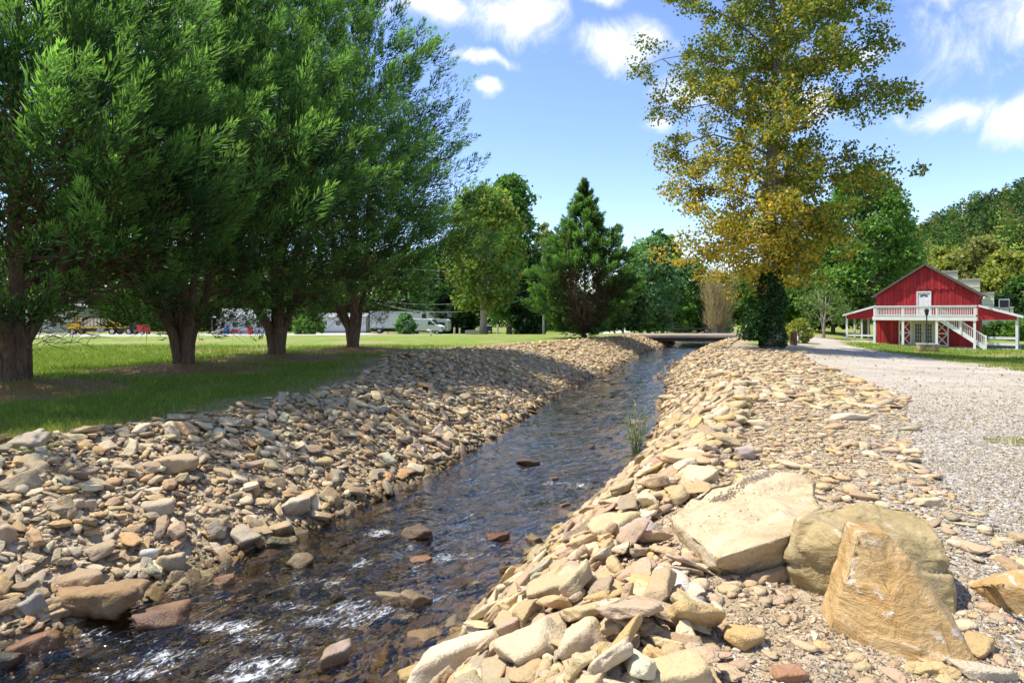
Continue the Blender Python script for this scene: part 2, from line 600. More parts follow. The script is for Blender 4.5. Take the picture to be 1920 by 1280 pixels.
def water_mat():
    m, nt, b, out = new_mat('water')
    nt.nodes.remove(b)
    fl = nd(nt, 'ShaderNodeAttribute', attribute_name='flow').outputs['Vector']
    rif = nd(nt, 'ShaderNodeAttribute', attribute_name='riffle').outputs['Fac']
    foam = nd(nt, 'ShaderNodeAttribute', attribute_name='foam').outputs['Fac']
    p1 = nd(nt, 'ShaderNodeMapping', {'Vector': fl, 'Scale': (1.0, .5, 1)}).outputs[0]
    p2 = nd(nt, 'ShaderNodeMapping', {'Vector': fl, 'Scale': (1.0, .62, 1)}).outputs[0]
    n1 = noise(nt, p1, 2.3, 4, .6, .7)
    n2 = noise(nt, p1, 7.5, 3, .6, .5)
    h = m_(nt, 'ADD', n1, m_(nt, 'MULTIPLY', n2, .4))
    bst = m_(nt, 'ADD', .25, m_(nt, 'MULTIPLY', rif, .5))
    bp = nd(nt, 'ShaderNodeBump', {'Strength': bst, 'Distance': .2, 'Height': h})
    fr = nd(nt, 'ShaderNodeFresnel', {'IOR': 1.34, 'Normal': bp.outputs[0]})
    gl = nd(nt, 'ShaderNodeBsdfGlossy', {'Color': (1, 1, 1, 1), 'Roughness': .04, 'Normal': bp.outputs[0]})
    dep = nd(nt, 'ShaderNodeAttribute', attribute_name='depth').outputs['Fac']
    tcol = ramp(nt, m_(nt, 'MULTIPLY', dep, 2.4), [(.08, (.93, .86, .72)), (.5, (.66, .58, .46)), (1.0, (.38, .36, .32))])
    tr = nd(nt, 'ShaderNodeBsdfTransparent', {'Color': tcol})
    fac = m_(nt, 'MINIMUM', m_(nt, 'ADD', m_(nt, 'MULTIPLY', fr.outputs[0], 1.75), .04), 1.0)
    mx = nd(nt, 'ShaderNodeMixShader', {0: fac, 1: tr.outputs[0], 2: gl.outputs[0]})
    f1 = noise(nt, p2, 13.0, 9, .84, .9)
    f3 = noise(nt, fl, 1.4, 3, .6, .5)
    ff = m_(nt, 'ADD', m_(nt, 'ADD', f1, m_(nt, 'MULTIPLY', m_(nt, 'SUBTRACT', f3, .5), .35)), m_(nt, 'MULTIPLY', m_(nt, 'SUBTRACT', foam, 1.0), .3))
    fm = m_(nt, 'MULTIPLY', smooth01(nt, ff, .47, .66), .9)
    df = nd(nt, 'ShaderNodeBsdfPrincipled', {'Base Color': (.82, .86, .88, 1), 'Roughness': .5, 'Normal': bp.outputs[0]})
    mx2 = nd(nt, 'ShaderNodeMixShader', {0: fm, 1: mx.outputs[0], 2: df.outputs[0]})
    nt.links.new(mx2.outputs[0], out.inputs[0])
    return m


M = {}
M['ground'] = ground_mat()
M['water'] = water_mat()
M['stone'] = stone_mat('stone', True)
M['rubble'] = stone_mat('rubble', False)
M['leaf'] = leaf_mat('leaf')
M['needle'] = leaf_mat('needle', .55, .6)
M['bark_brown'] = bark_mat('bark_brown', (.05, .03, .02), (.2, .125, .08))
M['bark_grey'] = bark_mat('bark_grey', (.1, .085, .07), (.32, .28, .23))
M['bark_pale'] = bark_mat('bark_pale', (.26, .22, .17), (.5, .44, .36))
M['white'] = simple('white_paint', (.74, .73, .69), .55, .1, 3.0)
M['cream'] = simple('cream_stucco', (.62, .57, .46), .85, .14, .8)
M['dark'] = simple('dark_metal', (.03, .03, .032), .5, .3, 5)
M['black'] = simple('black_rubber', (.015, .015, .015), .7, .2, 5)
M['glass'] = simple('window_glass', (.05, .065, .05), .08, .4, 2, spec=.8)
M['roof'] = simple('brown_shingle', (.11, .085, .07), .85, .3, 14, bump=.4)
M['tin'] = simple('pale_tin', (.5, .46, .4), .5, .15, 2)
M['wood'] = simple('weathered_wood', (.3, .23, .17), .85, .3, 4, bump=.3, streak=(1, 8, 8))
M['palewood'] = simple('pale_wood', (.55, .46, .3), .8, .2, 4, bump=.2)
M['steel'] = simple('rusty_steel', (.085, .05, .035), .75, .4, 5, bump=.2)
M['concrete'] = simple('concrete', (.42, .38, .34), .85, .18, 3, bump=.2)
M['yellow'] = simple('yellow_paint', (.62, .36, .03), .5, .15, 3)
M['redpaint'] = simple('red_machine_paint', (.5, .03, .03), .4, .15, 3)
M['bluepaint'] = simple('blue_paint', (.05, .16, .4), .5, .15, 3)
M['trailer'] = simple('trailer_white', (.55, .56, .55), .45, .08, 1.5)
M['grey'] = simple('grey_paint', (.33, .34, .35), .6, .15, 3)


def red_wood():
    m, nt, b, out = new_mat('red_barn_wood')
    p = nd(nt, 'ShaderNodeTexCoord').outputs['Object']
    mp = nd(nt, 'ShaderNodeMapping', {'Vector': p, 'Scale': (9, 9, .9)}).outputs[0]
    n = noise(nt, mp, 1.6, 6, .65, .5)
    n2 = noise(nt, mp, 6, 4, .7)
    c = ramp(nt, n, [(.25, (.28, .014, .017)), (.55, (.4, .024, .029)), (.8, (.48, .06, .058))])
    c = mixc(nt, m_(nt, 'MULTIPLY', ramp(nt, n2, [(.6, 0), (.8, 1)]), .35), c, (.5, .2, .18))
    rnd = nd(nt, 'ShaderNodeObjectInfo').outputs['Random']
    v = m_(nt, 'ADD', .7, m_(nt, 'MULTIPLY', rnd, .5))
    c = mixc(nt, 1.0, c, nd(nt, 'ShaderNodeCombineXYZ', {0: v, 1: v, 2: v}).outputs[0], 'MULTIPLY')
    nt.links.new(c, b.inputs['Base Color'])
    b.inputs['Roughness'].default_value = .7
    bp = nd(nt, 'ShaderNodeBump', {'Strength': .4, 'Distance': .02, 'Height': n2})
    nt.links.new(bp.outputs[0], b.inputs['Normal'])
    return m


M['red'] = red_wood()

# ------------------------------------------------------------------ ground
STREET = [(-90, 38), (-60, 44.5), (-37, 50), (-12, 59), (-4, 72), (8, 95), (24, 125)]


def poly_dist(X, Y, pts):
    d = np.full(np.shape(X), 1e9)
    for (x0, y0), (x1, y1) in zip(pts[:-1], pts[1:]):
        dx, dy = x1 - x0, y1 - y0
        t = np.clip(((X - x0) * dx + (Y - y0) * dy) / (dx * dx + dy * dy), 0, 1)
        d = np.minimum(d, np.hypot(X - x0 - t * dx, Y - y0 - t * dy))
    return d


def street_y(X):
    return np.interp(X, [p[0] for p in STREET], [p[1] for p in STREET])


def zones(X, Y):
    xl, xr = XLf(Y), XRf(Y)
    j = (fbm(X, Y, .9, 4, 3) - .5)
    j2 = (fbm(X, Y, 3.0, 3, 6) - .5)
    dl = xl - X
    dr = X - xr
    left = dl > 0
    right = dr > 0
    gL = sstep(-.35, .45, dl - GLf(Y) + j * 1.5 + j2 * .7) * left
    gb, rb = GBf(Y), RBf(Y)
    fgb = np.clip(Y / 12, .35, 2.2)
    gv = sstep(-1, 1, (X - gb + j * 3.2 * fgb) / fgb) * sstep(1, -1, (X - rb + j * 1.8) / .7) * right
    far_r = sstep(61, 66, Y + j * 3 + (X - 25) * .12)
    gv = gv * (1 - far_r)
    # ground under the tulip tree and beyond the gravel is grass
    gR = right * np.maximum(sstep(-.6, .6, X - rb + j * 1.8), far_r)
    tul = np.exp(-(((X - 16.4) / 3.0) ** 2 + ((Y - 35.5) / 3.2) ** 2))
    back = sstep(38, 43, Y + j * 4) * sstep(.6, 1.8, dr - BRf(Y)) * (X < gb + 2)
    gR = np.maximum(gR, back * right * (1 - gv))
    # spare weeds on the gravel
    st = sstep(2.5, 2.1, poly_dist(X, Y, STREET) + j2 * .4)
    sy = street_y(X)
    lot = sstep(5.5, 7, Y - sy + j) * sstep(62, 55, Y - sy) * sstep(-16, -20, X + (Y - 60) * .12) * sstep(-85, -75, X) * left
    gL = gL * (1 - st) * (1 - lot)
    dry = np.clip(sstep(1.6, .1, dl - GLf(Y) + j * 1.4) * left + .8 * sstep(.52, .72, fbm(X, Y, .45, 4, 8)) * (np.maximum(gL, gR) > .5), 0, 1)
    dry = np.maximum(dry, sstep(.15, .5, tul) * .85)
    dry = np.maximum(dry, .75 * sstep(2.6, .3, np.abs(X - rb - .6)) * right * sstep(30, 20, Y))
    mu = np.zeros_like(X)
    for tx, ty in TREES:
        r = np.hypot((X - tx - .35) / 1.25, (Y - ty + .55))
        mu = np.maximum(mu, sstep(2.0, 1.3, r * .74 + j * .9))
    gL = gL * (1 - .0 * mu)
    return dict(grass=np.maximum(gL, gR * (1 - gv)), gravel=gv, street=np.maximum(st * left, lot), dry=dry, mulch=mu * left,
                left=left, right=right, lot=lot, st=st, gL=gL, gR=gR)


def axis(near0, near1, step, lo, hi, grow):
    a = list(np.arange(near0, near1 + 1e-6, step))
    s, v = step, near1
    while v < hi:
        s *= grow
        v += s
        a.append(v)
    s, v = step, near0
    b = []
    while v > lo:
        s *= grow
        v -= s
        b.append(v)
    return np.array(b[::-1] + a)


def build_ground():
    U = axis(-9.5, 7.0, .15, -700, 700, 1.075)
    V = axis(2.5, 24, .15, -60, 900, 1.03)
    uu, yy = np.meshgrid(U, V)
    mid = (XLf(yy) + XRf(yy)) / 2
    X, Y = uu + mid, yy
    Z = terrain(X, Y)
    Z = Z - np.where((Y > 160), sstep(160, 400, Y) * .5, 0)
    zn = zones(X, Y)
    n, mcols = X.shape
    Vv = np.stack([X, Y, Z], -1).reshape(-1, 3)
    zone = np.stack([zn['grass'], zn['gravel'], zn['street'], np.ones_like(X)], -1).reshape(-1, 4)
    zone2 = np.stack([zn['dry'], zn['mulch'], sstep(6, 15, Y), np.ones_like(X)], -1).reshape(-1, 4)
    creek = ((XLf(Y) - X < BLf(Y)) & (X - XRf(Y) < BRf(Y)) & (Y < 130)).astype(float).ravel()
    ii = np.arange(n * mcols).reshape(n, mcols)
    Q = np.stack([ii[:-1, :-1], ii[:-1, 1:], ii[1:, 1:], ii[1:, :-1]], -1).reshape(-1, 4)
    cen = lambda a: a.reshape(-1)[Q].mean(1)
    g, gv, st, lt = cen(zn['grass']), cen(zn['gravel']), cen(zn['st'] * zn['left']), cen(zn['lot'])
    cx, cy = cen(X), cen(Y)
    lf = cx < XLf(cy)
    rt = cx > XRf(cy)
    cls = np.where(lf, 5, np.where(rt, 6, 7))
    cls = np.where(lf & (g > .5), 0, cls)
    cls = np.where(rt & (g > .5), 1, cls)
    cls = np.where(gv > .5, 2, cls)
    cls = np.where(lf & (st > .5), 3, cls)
    cls = np.where(lf & (lt > .5), 4, cls)
    cls = np.where((cls >= 5) & (cy > 120), np.where(cx < XLf(cy), 0, 1), cls)
    info = [('lawn', 'wide mown lawn running under the row of cypress trees to the street', 'lawn'),
            ('lawn', 'short lawn with dry edges between the gravel drive and the red barn', 'lawn'),
            ('gravel_drive', 'pale grey gravel drive curving from the foreground to the left of the red barn', 'gravel drive'),
            ('street', 'thin pale street crossing behind the lawn and cypress trees', 'street'),
            ('parking_lot', 'pale gravel parking lot beyond the street with parked machines', 'parking lot'),
            ('stone_bank', 'tree shaded creek bank of tan and grey rubble below the lawn', 'creek bank'),
            ('stone_bank', 'sunlit creek bank of cream rubble beside the gravel drive', 'creek bank'),
            ('creek_bed', 'brown stony bed seen through the shallow creek water', 'creek bed')]
    out = []
    for k, (nm, lab, cat) in enumerate(info):
        q = Q[cls == k]
        used, inv = np.unique(q, return_inverse=True)
        me = make_mesh(nm, Vv[used], inv.reshape(-1, 4), M['ground'], True, attrs={'zone': zone[used], 'zone2': zone2[used], 'creek': creek[used]})
        o = obj(nm, me)
        tag(o, lab, cat, kind='structure')
        out.append(o)
    return out


G_LAWN, G_LAWN2, G_DRIVE, G_STREET, G_LOT, G_BANKL, G_BANKR, G_BED = build_ground()


FOAM_AT = [(296, 1190, 60), (64, 1240, 50), (560, 1080, 36), (780, 1022, 40), (788, 1058, 30), (730, 1145, 40), (776, 1148, 40), (988, 878, 26), (934, 1020, 26), (420, 1110, 30), (200, 1180, 70),
           (640, 1230, 50), (1040, 908, 16)]


def build_water():
    ys = [-5.0]
    while ys[-1] < 128:
        y = ys[-1]
        ys.append(y + (.07 if 3.5 < y < 13 else max(.07, .012 * abs(y) - .05)))
    ys = np.array(ys)
    cs = np.linspace(-.12, 1.12, 40)
    C, Y = np.meshgrid(cs, ys)
    xl, xr = XLf(Y), XRf(Y)
    X = xl + C * (xr - xl)
    rif = .3 + .7 * np.exp(-((Y - 5.2) / 2.6) ** 2) + .35 * np.exp(-((Y - 11) / 1.8) ** 2) + .3 * np.exp(-((Y - 30) / 5) ** 2)
    L = Y * 1.06
    S = (C - .5) * (xr - xl)
    wv = (fbm(S * 1.0, L * .55, 2.4, 4, 12) - .5) * .13 + (fbm(S, L * .5, 6.0, 3, 15) - .5) * .05
    wv = np.abs(wv) * -1.0 * .6 + wv * .55
    Z = ZWf(Y) + wv * rif * 1.25 + .012
    foam = np.zeros_like(X)
    d = np.maximum(Y, .5)
    pxx = 960 + X / d * F
    pyy = HOR + (EYE - ZWf(Y)) / d * F
    for (fx, fy, rx, ry) in [(544, 1136, 70, 14), (337, 1226, 90, 16), (300, 1245, 60, 12), (656, 1136, 42, 18), (694, 1155, 55, 18), (506, 1245, 70, 18), (470, 1270, 60, 18),
                             (675, 1057, 34, 12), (705, 1001, 32, 10), (859, 1042, 55, 13), (712, 1143, 60, 16), (620, 1165, 80, 16), (900, 1010, 30, 14), (430, 1175, 90, 12),
                             (1083, 909, 40, 8), (1040, 905, 30, 6), (600, 1090, 60, 10), (520, 1200, 110, 14), (250, 1262, 90, 14), (760, 1110, 40, 10)]:
        foam = np.maximum(foam, 1.02 * np.exp(-(((pxx - fx + (pyy - fy) * 1.1) / rx / 1.5) ** 2 + ((pyy - fy) / ry / 1.5) ** 2)))
    for (fx, fy, w_) in FOAM_AT:
        foam = np.maximum(foam, .95 * np.exp(-(((pxx - fx + w_ * .3) / w_ / .8) ** 2 + ((pyy - fy - w_ * .12) / w_ / .3) ** 2)))
    foam = foam + .18 * np.clip(rif - .6, 0, 1)
    n, mc = X.shape
    ii = np.arange(n * mc).reshape(n, mc)
    Q = np.stack([ii[:-1, :-1], ii[:-1, 1:], ii[1:, 1:], ii[1:, :-1]], -1).reshape(-1, 4)
    flow = np.stack([S, L, np.zeros_like(S)], -1).reshape(-1, 3)
    me = make_mesh('creek_water', np.stack([X, Y, Z], -1), Q, M['water'], True,
                   attrs={'flow': flow, 'riffle': rif.ravel(), 'foam': foam.ravel(), 'depth': np.maximum(ZWf(Y) - terrain(X, Y), 0).ravel()})
    tag(obj('creek_water', me), 'shallow clear creek water with white riffles running between the stone banks', 'creek', kind='structure')


build_water()

# ------------------------------------------------------------------ stones
from mathutils import noise as mnoise


def ico(sub):
    bm = bmesh.new()
    bmesh.ops.create_icosphere(bm, subdivisions=sub, radius=1)
    bm.verts.ensure_lookup_table()
    V = np.array([v.co[:] for v in bm.verts])
    T = np.array([[v.index for v in f.verts] for f in bm.faces])
    bm.free()
    V /= np.linalg.norm(V, axis=1)[:, None]
    return V, T


ICO = {k: ico(k) for k in (1, 2, 3, 4, 5)}


def rock_verts(D, seed, planes=9, p=9, flat=.4, wid=.68, rough=.05):
    r = np.random.RandomState(seed)
    n = r.normal(size=(planes, 3))
    n /= np.linalg.norm(n, axis=1)[:, None]
    d = r.uniform(.55, .95, planes)
    n = np.concatenate([n, [[0, .08, 1], [.08, 0, -1], [1, 0, 0], [-1, 0, 0], [0, 1, 0], [0, -1, 0]]])
    n /= np.linalg.norm(n, axis=1)[:, None]
    d = np.concatenate([d, [.72, .72, .95, .95, .9, .9]])
    c = np.maximum(D @ n.T, 0) / d
    R = (c ** p).sum(1) ** (-1 / p)
    V = D * R[:, None]
    ph = r.uniform(0, 6, 6)
    w = np.sin(V[:, 0] * 4 + ph[0]) * np.sin(V[:, 1] * 4 + ph[1]) + .6 * np.sin(V[:, 2] * 7 + ph[2]) * np.sin(V[:, 0] * 7 + ph[3])
    V = V * (1 + rough * w)[:, None]
    V[:, 2] += .12 * np.sin(V[:, 0] * 2 + ph[4]) * r.uniform(-1, 1)
    return V * np.array([1, wid, flat])


NV = 14
_pr = np.random.RandomState(5)
VAR = [dict(seed=40 + i, planes=int(_pr.randint(5, 11)), p=float(_pr.choice([9, 16, 24, 34])), flat=float(_pr.uniform(.15, .36)), wid=float(_pr.uniform(.45, .88)), rough=float(_pr.uniform(.015, .05))) for i in range(NV)]


def chipped(V, seed):
    out = V.copy()
    for i, q in enumerate(V):
        c = Vector(q) * 2.2 + Vector((seed * 2.3, 0, 0))
        out[i] = q * (1 + .085 * mnoise.fractal(c, 1.0, 2.1, 4) + .03 * mnoise.cell(c * 2.0))
    return out


STONE_ME = [make_mesh('stone', chipped(rock_verts(ICO[4][0], **v), k), ICO[4][1], M['stone'], True) for k, v in enumerate(VAR)]
PROTO = {k: [rock_verts(ICO[k][0], **v) for v in VAR] for k in (1, 2)}

PAL_L = np.array([1.2, 1.075, .85]) * np.array([(.42, .35, .245), (.37, .315, .225), (.47, .41, .31), (.315, .285, .225), (.40, .31, .18), (.33, .31, .27), (.52, .48, .39), (.27, .225, .16), (.43, .30, .16)])
PAL_R = np.array([.98, .89, .72]) * np.array([(.58, .48, .325), (.52, .43, .28), (.61, .53, .39), (.50, .40, .26), (.56, .425, .23), (.44, .385, .30), (.64, .58, .47), (.45, .345, .25), (.50, .38, .30)])
PAL_W = np.array([(.34, .27, .16), (.26, .21, .125), (.42, .35, .23), (.33, .3, .23), (.42, .31, .18), (.22, .19, .14)])
rng = np.random.RandomState(21)


def frames(X, Y, tilt, yaw):
    e = .12
    zx = (terrain(X + e, Y) - terrain(X - e, Y)) / (2 * e)
    zy = (terrain(X, Y + e) - terrain(X, Y - e)) / (2 * e)
    n = np.stack([-zx, -zy, np.ones_like(zx)], -1) + rng.normal(size=(len(X), 3)) * tilt[:, None]
    n /= np.linalg.norm(n, axis=1)[:, None]
    a = np.stack([np.cos(yaw), np.sin(yaw), np.zeros_like(yaw)], -1)
    a -= n * (a * n).sum(1)[:, None]
    a /= np.linalg.norm(a, axis=1)[:, None]
    b = np.cross(n, a)
    return np.stack([a, b, n], -1)          # columns


EXCL = []       # (x, y, r) kept clear for the big boulders


def sow(n, y0, y1, xfun, size, pal, tilt=.28, lift=.12, sig=.5, smax=.6, ypow=1.0):
    Y = y0 + (y1 - y0) * rng.rand(n) ** ypow
    X = xfun(Y, rng.rand(n))
    keep = np.abs(X) / Y < .88
    for ex, ey, er in EXCL:
        keep &= (np.hypot(X - ex, Y - ey) > er)
    X, Y = X[keep], Y[keep]
    n = len(X)
    s = np.clip(size * np.exp(rng.normal(size=n) * sig), size * .3, smax) * .5
    dims = np.stack([s * rng.uniform(.85, 1.25, n), s * rng.uniform(.8, 1.1, n), s * rng.uniform(.8, 1.3, n)], -1)
    Rm = frames(X, Y, np.full(n, tilt), rng.uniform(0, 2 * math.pi, n))
    Z = terrain(X, Y) + s * .18 + rng.rand(n) * lift * s * 2
    col = pal[rng.randint(len(pal), size=n)] * rng.uniform(.8, 1.15, (n, 1)) * (1 + rng.normal(size=(n, 3)) * .03)
    return dict(P=np.stack([X, Y, Z], -1), D=dims, R=Rm, C=np.clip(col, .02, .8), v=rng.randint(NV, size=n), s=s)


def cat(*ds):
    return {k: np.concatenate([d[k] for d in ds]) for k in ds[0]}


def emit_batch(S, sub):
    Vs, Ts, Cs = [], [], []
    c = 0
    T0 = ICO[sub][1]
    nv = len(ICO[sub][0])
    for v in range(NV):
        m = S['v'] == v
        k = int(m.sum())
        if not k:
            continue
        L = PROTO[sub][v][None] * S['D'][m][:, None, :]
        Wd = np.einsum('kij,knj->kni', S['R'][m], L) + S['P'][m][:, None, :]
        Vs.append(Wd.reshape(-1, 3))
        Ts.append((T0[None] + (np.arange(k) * nv)[:, None, None]).reshape(-1, 3) + c)
        Cs.append(np.repeat(S['C'][m], nv, 0))
        c += k * nv
    return np.concatenate(Vs), np.concatenate(Ts), np.concatenate(Cs)


def emit(S, parent, stuff_name, n_ind, near=15.0):
    P, s = S['P'], S['s']
    depth = np.maximum(P[:, 1], .5)
    sx = 960 + P[:, 0] / depth * F
    sy = HOR + (EYE - P[:, 2]) / depth * F
    inside = (sx > -10) & (sx < 1930) & (sy < 1290)
    score = np.where(inside, s / depth, 0)
    top = np.argsort(-score)[:n_ind]
    for i in top:
        o = bpy.data.objects.new('stone', STONE_ME[S['v'][i]])
        o.matrix_local = Matrix.Translation(P[i]) @ Matrix([[*S['R'][i][r]] for r in range(3)]).to_4x4() @ Matrix.Diagonal((*S['D'][i], 1))
        o.color = (*S['C'][i], 1)
        link(o, parent)
    rest = np.ones(len(s), bool)
    rest[top] = False
    sel = lambda m: {k: v[m] for k, v in S.items()}
    fine = inside & (s / depth * F > (12 if parent is not G_BED else 16))
    a = emit_batch(sel(rest & fine), 2)
    b = emit_batch(sel(rest & ~fine), 1)
    V = np.concatenate([a[0], b[0]])
    T = np.concatenate([a[1], b[1] + len(a[0])])
    C = np.concatenate([a[2], b[2]])
    o = obj(stuff_name, make_mesh(stuff_name, V, T, M['rubble'], True, tint=C), parent)
    tag(o, kind='stuff')
    return o



M['slab'] = boulder_mat('cream_boulder', (.42, .31, .165), (.52, .415, .255), (.56, .47, .325), (.41, .265, .11))
M['olive'] = boulder_mat('olive_boulder', (.28, .205, .085), (.385, .29, .135), (.46, .37, .205), (.55, .48, .36))
M['orange'] = boulder_mat('orange_boulder', (.41, .235, .075), (.52, .345, .15), (.57, .42, .235), (.7, .64, .55))


def hull_rock(name, pts, mat, label, group=None, bev=.03, cuts=3, amp=.03, seed=0, cat_='boulder'):
    pts = np.array(pts, float)
    c = np.array([pts[:, 0].mean(), pts[:, 1].mean(), pts[:, 2].min()])
    bm = bmesh.new()
    for p in pts - c:
        bm.verts.new(p)
    r = bmesh.ops.convex_hull(bm, input=bm.verts)
    bmesh.ops.delete(bm, geom=[g for g in r['geom_interior'] if isinstance(g, bmesh.types.BMVert)], context='VERTS')
    bmesh.ops.dissolve_limit(bm, angle_limit=.12, verts=bm.verts, edges=bm.edges)
    bmesh.ops.bevel(bm, geom=list(bm.edges), offset=bev, segments=2, profile=.6, affect='EDGES')
    bmesh.ops.triangulate(bm, faces=bm.faces)
    for _ in range(9):
        long = [e for e in bm.edges if e.calc_length() > .036]
        if not long:
            break
        bmesh.ops.subdivide_edges(bm, edges=long, cuts=1)
        bmesh.ops.triangulate(bm, faces=bm.faces)
        if len(bm.faces) > 26000:
            break
    bm.normal_update()
    nrm = [v.normal.copy() for v in bm.verts]
    for v, n in zip(bm.verts, nrm):
        p = v.co + Vector((seed * 3.1, seed * 1.7, seed))
        a = mnoise.fractal(p * 2.2, 1.0, 2.1, 5)
        st = mnoise.noise(Vector((p.x * 2 + p.z * 3, p.y * 2, p.z * 11 + p.x * 3)))
        q = Vector((p.x * 1.5, p.y * 1.5, p.z * 2.6)) + .25 * mnoise.noise_vector(p * 2.5)
        dd, pp = mnoise.voronoi(q)
        step = mnoise.cell(pp[0] * 37.7)
        crack = min(1.0, (dd[1] - dd[0]) * 9)
        rg = abs(mnoise.noise(p * 7.1)) + .6 * abs(mnoise.noise(p * 15.0)) + .4 * abs(mnoise.noise(p * 31.0))
        v.co += n * (amp * a * .5 + amp * .22 * st + amp * 1.0 * (step - .5) * crack - amp * .3 * (1 - crack) - amp * .3 * (rg - .5))
    me = bpy.data.meshes.new(name)
    bm.to_mesh(me)
    bm.free()
    me.polygons.foreach_set('use_smooth', np.ones(len(me.polygons), bool))
    me.materials.append(mat)
    o = obj(name, me, None, tuple(c))
    tag(o, label, cat_, group)
    EXCL.append((c[0], c[1] * 1.0, .0))
    return o


def W3(x, y, z):
    """pixel (x, y) of a point known to lie at height z"""
    h = EYE - z
    return ((x - 960) * h / (y - HOR), F * h / (y - HOR), z)


# the pale slab on the brink of the bank
A = [W3(1255, 968, .1), W3(1325, 905, .2), W3(1395, 889, .3), W3(1488, 886, .36), W3(1522, 900, .36), W3(1549, 942, .36), W3(1484, 1002, .34), W3(1345, 1046, .16),
     W3(1300, 1012, .12)]
low = [(p[0] + .05, p[1] + .08, p[2] - .5) for p in A]
low[6] = W3(1476, 1056, .02)
low[7] = W3(1340, 1082, -.06)
low += [W3(1476, 1056, .02)[:2] + (-.25,), W3(1340, 1082, -.06)[:2] + (-.3,)]
hull_rock('boulder', A + low, M['slab'], 'broad flat cream boulder slab lying on the right bank beside the olive boulder', 'boulders by the drive', .025, 3, .04, 1)
# the olive boulder behind the standing stone
B = [(1.98, 4.36, -.15), (2.16, 4.05, -.15), (2.75, 3.82, -.12), (3.0, 4.2, -.12), (2.95, 4.9, -.12), (2.1, 5.0, -.12),
     W3(1508, 966, .46), W3(1580, 938, .47), W3(1596, 1012, .4), W3(1665, 946, .46), W3(1718, 957, .43), W3(1764, 1002, .38), W3(1789, 1052, .27), W3(1480, 1040, .22), 
     W3(1786, 1110, .08), W3(1482, 1072, .1)]
hull_rock('boulder', B, M['olive'], 'rounded olive tan boulder behind the standing orange stone, striped on its shaded face', 'boulders by the drive', .028, 3, .06, 2)
# the standing orange slab
C = [W3(1556, 1182, .0), W3(1608, 992, .6), W3(1668, 997, .57), W3(1738, 1086, .33), W3(1846, 1262, -.03), W3(1752, 1275, -.06), W3(1690, 1230, -.04), W3(1580, 1080, .3), W3(1785, 1150, .16)]
back = [(p[0] + .06, p[1] + .26, p[2] - .02) for p in C[:5]] + [(C[0][0] + .05, C[0][1] + .3, -.12), (C[4][0] + .03, C[4][1] + .3, -.12), (C[6][0], C[6][1] + .05, -.15)]
hull_rock('boulder', C + back, M['orange'], 'upright wedge shaped orange stone with white streaks leaning on the olive boulder', 'boulders by the drive', .015, 3, .02, 3)
D_ = [W3(1843, 1100, .1), W3(1862, 1092, .16), W3(1918, 1066, .24), W3(1990, 1075, .24), W3(2050, 1130, .15), W3(1922, 1172, -.06), W3(1880, 1142, .0), W3(2020, 1200, -.1), (3.25, 4.5, -.1), (3.6, 4.4, -.1)]
hull_rock('boulder', D_, M['orange'], 'orange boulder cut off by the right edge of the view', 'boulders by the drive', .03, 3, .03, 4)
EXCL.clear()
EXCL += [(2.05, 5.3, .85), (2.5, 5.75, .75), (1.75, 5.35, .6), (1.75, 4.75, .38), (1.95, 4.85, .4), (2.45, 4.4, .62), (2.15, 3.75, .42), (2.3, 3.95, .4), (3.4, 4.2, .45)]

